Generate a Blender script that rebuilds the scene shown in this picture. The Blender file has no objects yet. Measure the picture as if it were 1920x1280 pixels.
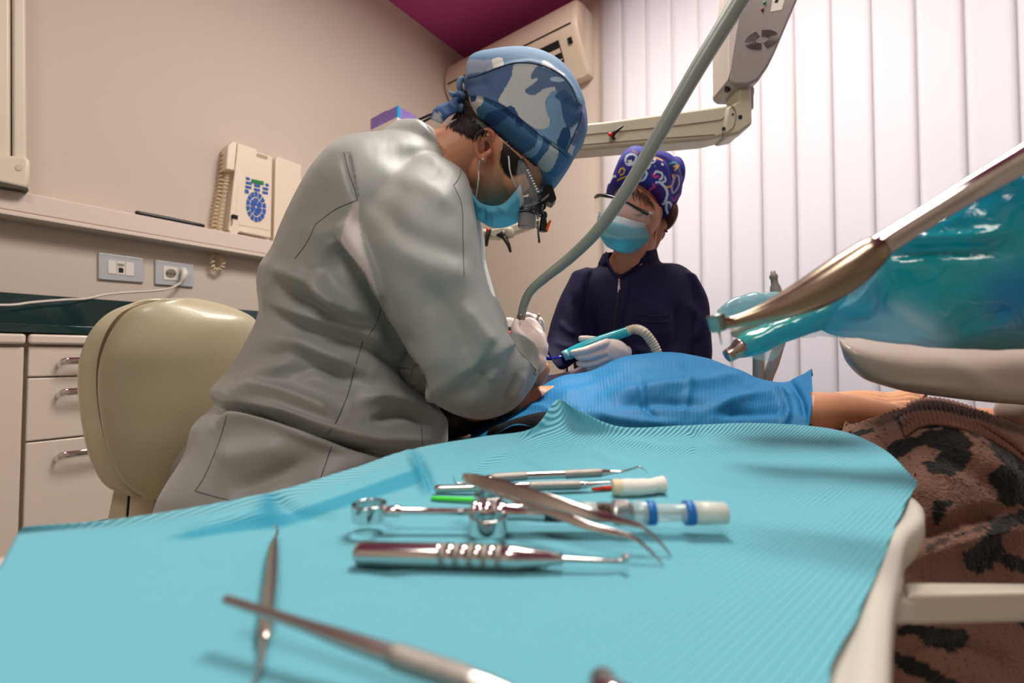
import bpy, math, random
import numpy as np
from mathutils import Vector
from mathutils.bvhtree import BVHTree
random.seed(7); rng = np.random.default_rng(7)
S = bpy.context.scene

# ------------------------------------------------------------ camera
F = 853.0                                   # focal length in pixels of the 1920 wide frame (16 mm lens)
PITCH = math.atan(25/853)
C0 = np.array([0.0, 0.0, 0.80])
FH = np.array([-0.6, 0.8, 0.0]); RT = np.array([0.8, 0.6, 0.0]); ZZ = np.array([0, 0, 1.0])
FW = math.cos(PITCH)*FH + math.sin(PITCH)*ZZ
UP = -math.sin(PITCH)*FH + math.cos(PITCH)*ZZ
camd = bpy.data.cameras.new('camera'); cam = bpy.data.objects.new('camera', camd)
S.collection.objects.link(cam)
camd.sensor_width = 36; camd.lens = 36*F/1920; camd.clip_start = 0.005
cam.location = C0
cam.rotation_euler = (math.pi/2 + PITCH, 0, math.atan2(0.6, 0.8))
camd.dof.use_dof = True; camd.dof.focus_distance = 0.74; camd.dof.aperture_fstop = 4.5
S.camera = cam

# ------------------------------------------------------------ world, lights, exposure
w = bpy.data.worlds.new('world'); S.world = w; w.use_nodes = True
w.node_tree.nodes['Background'].inputs[0].default_value = (0.75, 0.87, 1.0, 1)
w.node_tree.nodes['Background'].inputs[1].default_value = 1.0
S.view_settings.view_transform = 'Standard'; S.view_settings.look = 'None'
S.view_settings.gamma = 1; S.view_settings.use_curve_mapping = False
S.view_settings.exposure = -0.15
def area(name, loc, rot, sx, sy, power, col):
    l = bpy.data.lights.new(name, 'AREA'); l.shape = 'RECTANGLE'; l.size = sx; l.size_y = sy
    l.energy = power; l.color = col
    o = bpy.data.objects.new(name, l); o.location = loc; o.rotation_euler = rot
    S.collection.objects.link(o); return o
# daylight falling on the outside of the window blinds
area('daylight', (0.3, 3.15, 1.5), (math.radians(-90), 0, 0), 3.4, 3.0, 55, (1.0, 0.97, 0.98))
# the room's ceiling lamp and an added, unseen fill lamp behind the camera (their fittings are built with the room)
CEIL = 2.98
LAMPS = [(-0.40, 1.10, 0.8, 0.8, 73, (1.0, 0.95, 0.87)), (0.2, -0.9, 0.8, 0.8, 30, (1.0, 0.95, 0.87))]
for i, (x, y, sx, sy, p, c) in enumerate(LAMPS):
    area('ceiling_lamp_light', (x, y, CEIL-0.062), (0, 0, 0), sx, sy, p, c)
# the operating lamp above the frame, aimed at the patient's mouth
sp = bpy.data.lights.new('operating_light', 'SPOT'); sp.energy = 80; sp.spot_size = math.radians(17); sp.spot_blend = 0.7; sp.shadow_soft_size = 0.05; sp.color = (1.0, 0.98, 0.94)
spo = bpy.data.objects.new('operating_light', sp); S.collection.objects.link(spo)
LP0 = C0+1.25*(FW+(1250-960)/F*RT-(-330-640)/F*UP); LP1 = C0+.80*(FW+(985-960)/F*RT-(700-640)/F*UP)
spo.location = LP0+(LP1-LP0)*.08; spo.rotation_euler = Vector(LP1-LP0).to_track_quat('-Z', 'Y').to_euler()
S.cycles.max_bounces = 7; S.cycles.diffuse_bounces = 4; S.cycles.glossy_bounces = 4
S.cycles.transmission_bounces = 6; S.cycles.transparent_max_bounces = 12
S.cycles.caustics_reflective = False; S.cycles.caustics_refractive = False
S.cycles.sample_clamp_indirect = 4.0
S.cycles.use_denoising = True

# ------------------------------------------------------------ geometry helpers
def W(px, py, d):
    "the point seen at a pixel of the photograph, d metres in front of the camera"
    return C0 + d*(FW + (px-960)/F*RT - (py-640)/F*UP)
def ray(px, py):
    return FW + (px-960)/F*RT - (py-640)/F*UP
def Hz(px, py, z):
    r = ray(px, py); return C0 + r*((z-0.80)/r[2])
def Rx(px, py, x):
    r = ray(px, py); return C0 + r*(x/r[0])
def Ry(px, py, y):
    r = ray(px, py); return C0 + r*(y/r[1])
def proj(P):
    q = np.asarray(P) - C0; d = q@FW
    return 960 + F*(q@RT)/d, 640 - F*(q@UP)/d, d

def cr(P, n, closed=False):
    "Catmull-Rom through the rows of P, n samples"
    P = np.asarray(P, float); m = len(P)
    if m == 2 and not closed:
        t = np.linspace(0, 1, n)[:, None]; return P[0]*(1-t) + P[1]*t
    if closed:
        t = np.linspace(0, m, n, endpoint=False); i = np.floor(t).astype(int); f = (t-i)[:, None]
        p0, p1, p2, p3 = P[(i-1) % m], P[i % m], P[(i+1) % m], P[(i+2) % m]
    else:
        t = np.linspace(0, m-1, n); i = np.minimum(np.floor(t).astype(int), m-2); f = (t-i)[:, None]
        Q = np.vstack([2*P[0]-P[1], P, 2*P[-1]-P[-2]])
        p0, p1, p2, p3 = Q[i], Q[i+1], Q[i+2], Q[i+3]
    return 0.5*((2*p1) + (p2-p0)*f + (2*p0-5*p1+4*p2-p3)*f**2 + (3*p1-p0-3*p2+p3)*f**3)

def gridfaces(nu, nv, closed_v=False, off=0):
    fs = []
    mv = nv if closed_v else nv-1
    for i in range(nu-1):
        for j in range(mv):
            a = off+i*nv+j; b = off+i*nv+(j+1) % nv
            fs.append((a, b, b+nv, a+nv))
    return fs

def loft(rings, cap=True):
    "rings: array (n, m, 3) of closed rings"
    R = np.asarray(rings, float); n, m, _ = R.shape
    v = R.reshape(-1, 3); f = gridfaces(n, m, True)
    if cap:
        v = np.vstack([v, R[0].mean(0), R[-1].mean(0)])
        a = n*m; b = a+1
        for j in range(m):
            f.append((a, (j+1) % m, j)); f.append((b, (n-1)*m+j, (n-1)*m+(j+1) % m))
    return v, f

def silo(rows, n=40, m=40, dome=True):
    """solid defined by its outline: rows (xl,yl,dl, xr,yr,dr, half thickness, [eL, eR]);
    the outline in pixels and metres from the camera, the thickness along the line of sight"""
    A = np.array([list(r)+[2.2, 2.2][len(r)-7:] if len(r) < 9 else list(r) for r in rows], float)
    A = cr(A, n)
    if dome:
        e = []
        for k, s in ((0, -1), (-1, 1)):
            r = A[k]; q = A[1] if k == 0 else A[-2]
            dr = (r-q)[:6]; L = np.linalg.norm(dr[[0, 1]])+1e-6
            wid = np.hypot(r[3]-r[0], r[4]-r[1])*0.16
            g = []
            for u in (0.35, 0.7, 0.93):
                z = r.copy(); c = (r[:3]+r[3:6])/2; sc = math.sqrt(1-u*u)
                z[:3] = c+(r[:3]-c)*sc; z[3:6] = c+(r[3:6]-c)*sc; z[6] *= sc
                mv = dr/L*wid*u; z[:6] += mv; g.append(z)
            e.append(g)
        A = np.vstack([e[0][::-1], A, e[1]])
    th = np.linspace(0, 2*math.pi, m, endpoint=False)
    rings = []
    for r in A:
        L = W(*r[:3]); R = W(*r[3:6]); c = (L+R)/2; a = (R-L)/2
        nn = c-C0; nn /= np.linalg.norm(nn); nn = nn-(nn@a)/(a@a+1e-12)*a; nn /= np.linalg.norm(nn)
        cs, sn = np.cos(th), np.sin(th)
        ex = np.where(cs > 0, r[8], r[7])
        rad = (np.abs(cs)**ex+np.abs(sn)**ex)**(-1/ex)
        off = (sn*rad)*r[6]; k = np.where(off < 0, 1+off/np.linalg.norm(c-C0), 1.0)     # near half tapers a little
        rings.append(c+(cs*rad*k)[:, None]*a+off[:, None]*nn)
    return loft(rings)

def tube3(P, rad, m=16, n=None, closed=False, flat=1.0, cap=True, up=None):
    P = np.asarray(P, float); rad = np.atleast_1d(np.asarray(rad, float))
    if len(rad) == 1: rad = np.repeat(rad, len(P))
    if n is None: n = max(2, (len(P)-1)*6+1)
    Q = cr(np.hstack([P, rad[:, None]]), n, closed) if (len(P) > 2 or closed) else cr(np.hstack([P, rad[:, None]]), n)
    P, rad = Q[:, :3], np.maximum(Q[:, 3], 1e-5)
    T = np.roll(P, -1, 0)-np.roll(P, 1, 0) if closed else np.gradient(P, axis=0)
    T /= np.linalg.norm(T, axis=1)[:, None]+1e-12
    N = np.array(up if up is not None else (0, 0, 1.0), float)
    if abs(N@T[0]) > 0.95 and up is None: N = np.array([1.0, 0.2, 0])
    rings = []; th = np.linspace(0, 2*math.pi, m, endpoint=False)
    for i in range(len(P)):
        N = N-(N@T[i])*T[i]; N /= np.linalg.norm(N)+1e-12; B = np.cross(T[i], N)
        rings.append(P[i]+rad[i]*(np.cos(th)[:, None]*N*flat+np.sin(th)[:, None]*B))
    if closed:
        R = np.array(rings); v = R.reshape(-1, 3); f = gridfaces(len(R), m, True)
        k = (len(R)-1)*m
        f += [(k+j, k+(j+1) % m, (j+1) % m, j) for j in range(m)]
        return v, f
    if cap:
        def dm(k, s):
            out = []
            for u in (0.5, 0.85):
                sc = math.sqrt(1-u*u); out.append(P[k]+(rings[k]-P[k])*sc+s*T[k]*rad[k]*u*cap)
            return out
        rings = dm(0, -1)[::-1]+rings+dm(-1, 1)
    return loft(rings)

def tubep(pts, m=16, n=None, **k):
    "tube through (px, py, depth, radius in px)"
    P = [W(a, b, d) for a, b, d, r in pts]; R = [r*d/F for a, b, d, r in pts]
    return tube3(P, R, m, n, **k)

def ell(c, a, b, g, n=20, m=28):
    "ellipsoid with centre c and semi axes vectors a, b, g"
    c, a, b, g = [np.asarray(q, float) for q in (c, a, b, g)]
    rings = []
    for i in range(1, n):
        t = math.pi*i/n
        th = np.linspace(0, 2*math.pi, m, endpoint=False)
        rings.append(c+a*math.cos(t)+math.sin(t)*(np.cos(th)[:, None]*b+np.sin(th)[:, None]*g))
    return loft(rings)
def ellp(px, py, d, rx, ry, rd, ang=0):
    "ellipsoid in picture axes: rx, ry in px, rd in metres along the view, turned by ang degrees"
    s = d/F; a = math.radians(ang); u = RT*math.cos(a)-UP*math.sin(a); v = RT*math.sin(a)+UP*math.cos(a)
    return ell(W(px, py, d), u*rx*s, v*ry*s, FW*rd)

def box(x0, x1, y0, y1, z0, z1):
    v = np.array([(x, y, z) for x in (x0, x1) for y in (y0, y1) for z in (z0, z1)], float)
    f = [(0, 1, 3, 2), (4, 6, 7, 5), (0, 4, 5, 1), (2, 3, 7, 6), (0, 2, 6, 4), (1, 5, 7, 3)]
    return v, f
def prism(P, Q):
    "solid between two matching outlines"
    P, Q = np.asarray(P, float), np.asarray(Q, float); n = len(P)
    f = [tuple(range(n))[::-1], tuple(range(n, 2*n))]+[(i, (i+1) % n, n+(i+1) % n, n+i) for i in range(n)]
    return np.vstack([P, Q]), f
def slab(pts, ext):
    P = np.asarray(pts, float); return prism(P, P+np.asarray(ext, float))
def revolve(p0, p1, prof, m=28):
    "prof: (t along p0-p1 in 0..1, radius m)"
    p0, p1 = np.asarray(p0, float), np.asarray(p1, float); T = p1-p0; L = T/np.linalg.norm(T)
    N = np.array([0, 0, 1.0]);
    if abs(L[2]) > .9: N = np.array([1.0, 0, 0])
    N = N-(N@L)*L; N /= np.linalg.norm(N); B = np.cross(L, N)
    th = np.linspace(0, 2*math.pi, m, endpoint=False)
    return loft([p0+T*t+r*(np.cos(th)[:, None]*N+np.sin(th)[:, None]*B) for t, r in prof])

def patch(G, nu, nv):
    "smooth sheet through a control grid (rows, cols, 3)"
    G = np.asarray(G, float); r, c, _ = G.shape
    A = np.array([cr(G[:, j], nu) for j in range(c)])          # c, nu, 3
    B = np.array([cr(A[:, i], nv) for i in range(nu)])         # nu, nv, 3
    return B
def sheet(B):
    return B.reshape(-1, 3), gridfaces(B.shape[0], B.shape[1])

def join(*parts):
    V, Fs, o = [], [], 0
    for v, f in parts:
        V.append(v); Fs += [tuple(i+o for i in q) for q in f]; o += len(v)
    return np.vstack(V), Fs

def mkmesh(name, v, f, smooth=True):
    me = bpy.data.meshes.new(name); me.from_pydata(np.asarray(v).tolist(), [], [tuple(int(i) for i in q) for q in f])
    me.update()
    if smooth: me.polygons.foreach_set('use_smooth', [True]*len(me.polygons))
    return me
def obj(name, vf, mat=None, parent=None, smooth=True, bevel=0, solid=0, sub=0, auto=None):
    me = mkmesh(name, vf[0], vf[1], smooth)
    o = bpy.data.objects.new(name, me); S.collection.objects.link(o)
    if mat: me.materials.append(mat)
    if parent is not None: o.parent = parent
    if solid:
        s = o.modifiers.new('solid', 'SOLIDIFY'); s.thickness = solid; s.offset = 0
    if bevel:
        b = o.modifiers.new('bevel', 'BEVEL'); b.width = bevel; b.segments = 3; b.limit_method = 'ANGLE'; b.angle_limit = math.radians(35)
        me.polygons.foreach_set('use_smooth', [True]*len(me.polygons))
        b.harden_normals = True
    if sub:
        s = o.modifiers.new('sub', 'SUBSURF'); s.levels = sub; s.render_levels = sub
    if auto is not None:
        me.polygons.foreach_set('use_smooth', [True]*len(me.polygons))
        try: me.set_sharp_from_angle(angle=math.radians(auto))
        except Exception: pass
    return o
def tag(o, label, cat, group=None):
    o['label'] = label; o['category'] = cat
    if group: o['group'] = group
    return o
def thing(name, label, cat, loc=(0, 0, 0), group=None):
    """Empty at the base of the thing; parts are built in world coordinates and then hung on it"""
    o = bpy.data.objects.new(name, None); S.collection.objects.link(o)
    o.empty_display_size = 0.02; o.location = loc
    return tag(o, label, cat, group)
def settle():
    "keep parts where they were built although their things stand elsewhere"
    bpy.context.view_layer.update()
    for o in S.objects:
        if o.parent is not None and o.parent.type == 'EMPTY' and not o.get('_set'):
            o.matrix_parent_inverse = o.parent.matrix_world.inverted()
def struct(name, vf, mat, **k):
    o = obj(name, vf, mat, **k); o['kind'] = 'structure'; return o

def remesh(vf, voxel, smooth=6, fac=0.5):
    "one continuous surface out of overlapping solids -> v, f, vertex normals"
    me = mkmesh('tmp', vf[0], vf[1]); o = bpy.data.objects.new('tmp', me); S.collection.objects.link(o)
    r = o.modifiers.new('r', 'REMESH'); r.mode = 'VOXEL'; r.voxel_size = voxel; r.use_smooth_shade = True
    if smooth:
        s = o.modifiers.new('s', 'SMOOTH'); s.iterations = smooth; s.factor = fac
    bpy.context.view_layer.update()
    ev = o.evaluated_get(bpy.context.evaluated_depsgraph_get()); m2 = ev.to_mesh()
    n = len(m2.vertices); v = np.empty(n*3); m2.vertices.foreach_get('co', v); v = v.reshape(-1, 3)
    f = [tuple(p.vertices) for p in m2.polygons]
    ev.to_mesh_clear(); bpy.data.objects.remove(o); bpy.data.meshes.remove(me)
    return v, f
def vnormals(v, f):
    me = mkmesh('t', v, f); n = np.empty(len(v)*3); me.vertex_normals.foreach_get('vector', n)
    bpy.data.meshes.remove(me); return n.reshape(-1, 3)
def seg_dist(x, y, poly):
    "distance in px of points to a polyline, and the side"
    D = np.full(len(x), 1e9); Sg = np.zeros(len(x)); Tt = np.zeros(len(x)); n = len(poly)-1
    for i in range(n):
        ax, ay = poly[i]; bx, by = poly[i+1]; dx, dy = bx-ax, by-ay; L = dx*dx+dy*dy+1e-9
        t = np.clip(((x-ax)*dx+(y-ay)*dy)/L, 0, 1)
        d = np.hypot(x-ax-t*dx, y-ay-t*dy); k = d < D
        D = np.where(k, d, D); Sg = np.where(k, np.sign(dx*(y-ay)-dy*(x-ax)), Sg); Tt = np.where(k, (i+t)/n, Tt)
    return D, Sg, Tt
def folds(v, f, FL, nrm=None):
    """cloth folds: (polyline px, width px, height m) ridge (+) or valley (-), tapering at both ends"""
    n = vnormals(v, f) if nrm is None else nrm
    x, y, d = proj(v); h = np.zeros(len(v))
    for pl, wd, am, *sd in FL:
        pl = cr(np.array(pl, float), 14) if len(pl) > 2 else np.array(pl, float)
        D, Sg, T = seg_dist(x, y, [tuple(p) for p in pl])
        ta = np.clip(np.minimum(T, 1-T)*4, 0.15, 1)
        if sd: h += np.where(Sg == sd[0], am*np.exp(-(D/wd)**1.2), 0)*np.clip(np.minimum(T, 1-T)*8, 0, 1)   # one edge lying over the other
        else: h += am*np.exp(-(D/wd)**2)*ta
    return v+n*h[:, None]
def noise3(P, sc, seed=0, oct=3):
    "cheap smooth noise from sines"
    r = np.random.default_rng(seed); out = np.zeros(len(P)); a = 1.0
    for o in range(oct):
        for k in range(4):
            w_ = r.normal(size=3)*sc*(1.9**o); out += a*np.sin(P@w_+r.uniform(0, 6.28))/4
        a *= 0.5
    return out
def inpoly(x, y, poly):
    c = np.zeros(len(x), bool); n = len(poly); j = n-1
    for i in range(n):
        xi, yi = poly[i]; xj, yj = poly[j]
        if yi != yj:
            k = ((yi > y) != (yj > y)) & (x < (xj-xi)*(y-yi)/(yj-yi)+xi); c ^= k
        j = i
    return c
def paint(o, base, shapes, jit=0, smooth_poly=True, alpha=None, blur=0):
    "surface pattern: coloured patches written to the points of the mesh"
    me = o.data; n = len(me.vertices); v = np.empty(n*3); me.vertices.foreach_get('co', v); v = v.reshape(-1, 3)
    x, y, d = proj(v)
    if jit:
        x = x+jit*noise3(v, 180, 3); y = y+jit*noise3(v, 180, 5)
    col = np.ones((n, 4)); col[:, :3] = lin(base)
    for poly, c in shapes:
        P = cr(np.array(poly, float), len(poly)*6, True) if (smooth_poly and len(poly) > 4) else np.array(poly, float)
        k = inpoly(x, y, [tuple(p) for p in P]); col[k, :3] = lin(c[:3])
        if len(c) > 3: col[k, 3] = c[3]
    if alpha is not None: col[:, 3] = alpha(x, y)
    if blur:
        e = np.empty(len(me.edges)*2, int); me.edges.foreach_get('vertices', e); e = e.reshape(-1, 2)
        dg = np.maximum(np.bincount(e.ravel(), minlength=n), 1)[:, None]
        for _ in range(blur):
            acc = np.zeros_like(col)
            for c_ in range(4): acc[:, c_] = np.bincount(e[:, 0], col[e[:, 1], c_], n)+np.bincount(e[:, 1], col[e[:, 0], c_], n)
            col = .3*col+.7*acc/dg
    a = me.color_attributes.new('pattern', 'FLOAT_COLOR', 'POINT'); a.data.foreach_set('color', col.ravel())
def lin(c):
    c = np.array(c[:3], float)/255; return np.where(c <= .04045, c/12.92, ((c+.055)/1.055)**2.4)
def bvh(v, f):
    return BVHTree.FromPolygons([tuple(p) for p in v], f)
def hit(b, px, py, off=0.0):
    r = Vector(ray(px, py)).normalized(); h = b.ray_cast(Vector(C0), r)
    if h[0] is None:
        h = b.find_nearest(Vector(W(px, py, 0.7))); return np.array(h[0])
    return np.array(h[0])-np.array(r)*off
def conform(v, cloth, keep, gap=0.008, reach=0.05):
    "draw a body in under the clothing it wears; keep(x, y) marks bare places"
    x, y, d = proj(v); k = ~keep(x, y); v = v.copy()
    for i in np.nonzero(k)[0]:
        h = cloth.find_nearest(Vector(v[i]), reach)
        if h[0] is None: continue
        n = np.array(h[1]); l = np.array(h[0])
        if (v[i]-l)@n > -gap*.7: v[i] = l-n*gap
    return v
def under(v, poly, c0, axis, fac):
    "narrow what lies below a cap so that the cap covers it"
    x, y, d = proj(v); k = inpoly(x, y, poly); v = v.copy()
    lat = (v-c0)@axis; v[k] -= (lat[k]*(1-fac))[:, None]*axis; return v
def seams_of(b, lst, m, parent, r, off, name='seam'):
    for s_ in lst: obj(name, seam(b, s_, r, off), m, parent)
def seam(b, pts, r=0.0006, off=0.0, n=None):
    P = cr(np.array(pts, float), n or max(6, len(pts)*5))
    return tube3(np.array([hit(b, x, y, off) for x, y in P]), r, m=6, n=len(P))

# ------------------------------------------------------------ materials
def srgb(r, g, b): return tuple(lin((r, g, b)))+(1,)
def mat(name, c, rough=0.6, metal=0, spec=0.5, bump=None, coat=0, trans=0, alpha=1, sheen=0, attr=False, var=0, varsc=20, emit=None, ior=None, sss=0):
    m = bpy.data.materials.new(name); m.use_nodes = True; nt = m.node_tree; p = nt.nodes['Principled BSDF']
    p.inputs['Base Color'].default_value = srgb(*c); p.inputs['Roughness'].default_value = rough
    p.inputs['Metallic'].default_value = metal; p.inputs['Specular IOR Level'].default_value = spec
    p.inputs['Coat Weight'].default_value = coat; p.inputs['Transmission Weight'].default_value = trans
    p.inputs['Alpha'].default_value = alpha; p.inputs['Sheen Weight'].default_value = sheen
    if ior: p.inputs['IOR'].default_value = ior
    if sss:
        p.inputs['Subsurface Weight'].default_value = sss; p.inputs['Subsurface Radius'].default_value = (0.01, 0.004, 0.002)
        p.inputs['Subsurface Scale'].default_value = 0.6
    tc = nt.nodes.new('ShaderNodeTexCoord'); src = None
    if attr:
        a = nt.nodes.new('ShaderNodeAttribute'); a.attribute_name = 'pattern'; src = a.outputs['Color']
        nt.links.new(src, p.inputs['Base Color'])
        if attr == 'alpha': nt.links.new(a.outputs['Alpha'], p.inputs['Alpha'])
    if var:
        nz = nt.nodes.new('ShaderNodeTexNoise'); nz.inputs['Scale'].default_value = varsc; nz.inputs['Detail'].default_value = 4
        nt.links.new(tc.outputs['Object'], nz.inputs['Vector'])
        mr = nt.nodes.new('ShaderNodeMapRange'); mr.inputs[3].default_value = 1-var; mr.inputs[4].default_value = 1+var
        nt.links.new(nz.outputs['Fac'], mr.inputs[0])
        mx = nt.nodes.new('ShaderNodeVectorMath'); mx.operation = 'SCALE'
        if src: nt.links.new(src, mx.inputs[0])
        else: mx.inputs[0].default_value = srgb(*c)[:3]
        nt.links.new(mr.outputs[0], mx.inputs[3]); nt.links.new(mx.outputs[0], p.inputs['Base Color'])
    if bump:
        kind, sc, st = bump[:3]; dist = bump[3] if len(bump) > 3 else 0.001
        bp = nt.nodes.new('ShaderNodeBump'); bp.inputs['Strength'].default_value = st; bp.inputs['Distance'].default_value = dist
        if kind == 'noise':
            t = nt.nodes.new('ShaderNodeTexNoise'); t.inputs['Scale'].default_value = sc; t.inputs['Detail'].default_value = 6
            nt.links.new(tc.outputs['Object'], t.inputs['Vector']); out = t.outputs['Fac']
        else:
            mp = nt.nodes.new('ShaderNodeMapping'); nt.links.new(tc.outputs['Object'], mp.inputs['Vector'])
            mp.inputs['Rotation'].default_value = bump[4] if len(bump) > 4 else (0, 0, 0)
            t = nt.nodes.new('ShaderNodeTexWave'); t.inputs['Scale'].default_value = sc; t.inputs['Distortion'].default_value = 0.3
            t.bands_direction = kind; nt.links.new(mp.outputs[0], t.inputs['Vector']); out = t.outputs['Fac']
        nt.links.new(out, bp.inputs['Height']); nt.links.new(bp.outputs[0], p.inputs['Normal'])
    return m
def fabric_translucent(name, c, tfac=0.5, bump=None):
    m = mat(name, c, 0.8, bump=bump); nt = m.node_tree; p = nt.nodes['Principled BSDF']
    out = [n for n in nt.nodes if n.type == 'OUTPUT_MATERIAL'][0]
    t = nt.nodes.new('ShaderNodeBsdfTranslucent'); t.inputs[0].default_value = srgb(*c)
    mx = nt.nodes.new('ShaderNodeMixShader'); mx.inputs[0].default_value = tfac
    nt.links.new(p.outputs[0], mx.inputs[1]); nt.links.new(t.outputs[0], mx.inputs[2]); nt.links.new(mx.outputs[0], out.inputs[0])
    return m
STEEL = mat('polished_steel', (205, 200, 196), 0.16, 1)
STEEL2 = mat('brushed_steel', (185, 180, 175), 0.3, 1)
CHROME = mat('chrome', (225, 222, 220), 0.08, 1)
BLACK = mat('black_plastic', (22, 22, 24), 0.35)
DARK = mat('dark_gap', (18, 18, 18), 0.8)
CREAM = mat('cream_plastic', (216, 204, 184), 0.38)
WHITEP = mat('white_plastic', (226, 220, 210), 0.35)
LACQ = mat('cabinet_lacquer', (218, 204, 190), 0.22, coat=0.3)
SKIN = None
# ------------------------------------------------------------ room shell
XL, YB, XR, YF = -2.25, 2.42, 2.6, -2.2
M_WALL = mat('painted_wall', (204, 190, 176), 0.75, bump=('noise', 90, 0.15))
M_WALLB = M_WALL
M_CEIL = mat('purple_ceiling_paint', (186, 72, 140), 0.6)
M_FLOOR = mat('grey_floor_tiles', (150, 145, 138), 0.35, var=0.06)
struct('floor', box(XL-.1, XR+.1, YF-.1, YB+.1, -0.08, 0), M_FLOOR, smooth=False)
struct('ceiling', box(XL-.1, XR+.1, YF-.1, YB+.1, CEIL, CEIL+0.08), M_CEIL, smooth=False)
struct('wall_left', box(XL-.1, XL, YF, YB, 0, CEIL), M_WALL, smooth=False)
struct('wall_right', box(XR, XR+.1, YF, YB, 0, CEIL), M_WALL, smooth=False)
struct('wall_front', box(XL-.1, XR+.1, YF-.1, YF, 0, CEIL), M_WALL, smooth=False)
WX0, WX1, WZ0, WZ1 = -1.08, 2.0, 0.25, 2.86
struct('wall_back', join(box(XL-.1, WX0, YB, YB+.1, 0, CEIL), box(WX1, XR+.1, YB, YB+.1, 0, CEIL),
      box(WX0, WX1, YB, YB+.1, 0, WZ0), box(WX0, WX1, YB, YB+.1, WZ1, CEIL)), M_WALLB, smooth=False)
wf = struct('window_1', join(box(WX0, WX0+.05, YB+.02, YB+.08, WZ0, WZ1), box(WX1-.05, WX1, YB+.02, YB+.08, WZ0, WZ1),
      box(WX0, WX1, YB+.02, YB+.08, WZ1-.05, WZ1), box(WX0, WX1, YB+.02, YB+.08, WZ0, WZ0+.05)), WHITEP, smooth=False)
# ceiling lamp fittings (above the frame)
M_DIFF = mat('lamp_trim', (235, 232, 226), 0.4)
for (x, y, sx, sy, p, c), lb in zip(LAMPS, ('square white ceiling lamp nearer the window', 'square white fill lamp added on the ceiling behind the viewer')):
    t = thing('ceiling_lamp', lb, 'lamp', (x, y, CEIL))
    a, b = sx/2+.03, sy/2+.03
    obj('frame', join(box(x-a, x+a, y-b, y-b+.03, CEIL-.07, CEIL), box(x-a, x+a, y+b-.03, y+b, CEIL-.07, CEIL),
        box(x-a, x-a+.03, y-b+.03, y+b-.03, CEIL-.07, CEIL), box(x+a-.03, x+a, y-b+.03, y+b-.03, CEIL-.07, CEIL)), M_DIFF, t, smooth=False)
# vertical blinds
M_SLAT = fabric_translucent('blind_fabric', (236, 230, 230), 0.62, ('Z', 60, 0.25, 0.0005))
bl = thing('vertical_blind', 'white fabric vertical blind with tall slats hanging across the window', 'blind', (0.3, YB-.04, 0.1))
step = 0.1343; x = -1.127
for i in range(24):
    x0 = x+i*step; wv = step+0.002
    if x0 > 2.0: break
    tlt = 0.004+0.002*math.sin(i*2.1)
    xs = np.linspace(x0-0.001, x0+wv, 6); y0 = YB-0.075
    P = np.array([[(xx, y0+tlt*(k-2.5)/2.5*-1+0.003*math.cos((k-2.5)/2.5*1.5), zz) for k, xx in enumerate(xs)] for zz in (0.12, 1.5, 2.90)])
    obj('slat', sheet(P), M_SLAT, bl, solid=0.0003)
obj('head_rail', box(-1.14, 2.05, YB-.10, YB-.045, 2.90, 2.94), WHITEP, bl, smooth=False)

# air conditioner on the back wall
M_AC = mat('aircon_plastic', (224, 204, 184), 0.4)
ac = thing('air_conditioner', 'cream wall-mounted air conditioner with dark outlet slot in the corner', 'air conditioner', (-1.7, YB, 2.45))
prof = [(0, 2.44), (.07, 2.432), (.142, 2.527), (.215, 2.625), (.225, 2.66), (.225, 2.74), (.20, 2.80), (.13, 2.825), (0, 2.83)]
xa, xb = -2.235, -1.20
rings = []
for xx, s in ((xa, .93), (xa+.02, 1), (-1.7, 1), (xb-.03, 1), (xb-.008, .97), (xb, .9)):
    c = np.array([.1, 2.63]); rings.append([(xx, YB-max(0, (q[0]-.1)*s+.1 if q[0] > 0 else 0)-.0, (q[1]-2.63)*s+2.63) for q in prof])
obj('body', loft(rings), M_AC, ac, auto=40)
def acp(x, t):   # point on the sloping lower face, t 0 bottom .. 1 louvre line
    y = .075+(.215-.075)*t; z = 2.437+(2.625-2.437)*t
    return np.array([x, YB-y-.003, z-.002])
def acq(x0, x1, t0, t1, th=.003):
    n = np.array([0, -.8, -.6]); P = [acp(x0, t0), acp(x1, t0), acp(x1, t1), acp(x0, t1)]
    return slab(P, n*th)
obj('outlet', acq(-2.05, -1.325, .44, .93, .0025), DARK, ac, smooth=False)
obj('louvre', join(acq(-2.05, -1.33, .66, .76, .008)), M_AC, ac, smooth=False)
obj('louvre', join(acq(-2.05, -1.33, .50, .525, .006)), M_AC, ac, smooth=False)
obj('sensor', acq(-1.272, -1.245, .74, .88, .003), DARK, ac, smooth=False)
obj('panel_gap', slab([(-2.2, YB-.2255, 2.655), (-1.235, YB-.2255, 2.655), (-1.235, YB-.2255, 2.664), (-2.2, YB-.2255, 2.664)], (0, -.0015, 0)), DARK, ac, smooth=False)
obj('brand_mark', slab([(-1.86, YB-.2252, 2.715), (-1.80, YB-.2252, 2.715), (-1.80, YB-.2252, 2.726), (-1.86, YB-.2252, 2.726)], (0, -.001, 0)), mat('grey_print', (150, 135, 125), .5), ac, smooth=False)

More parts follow.
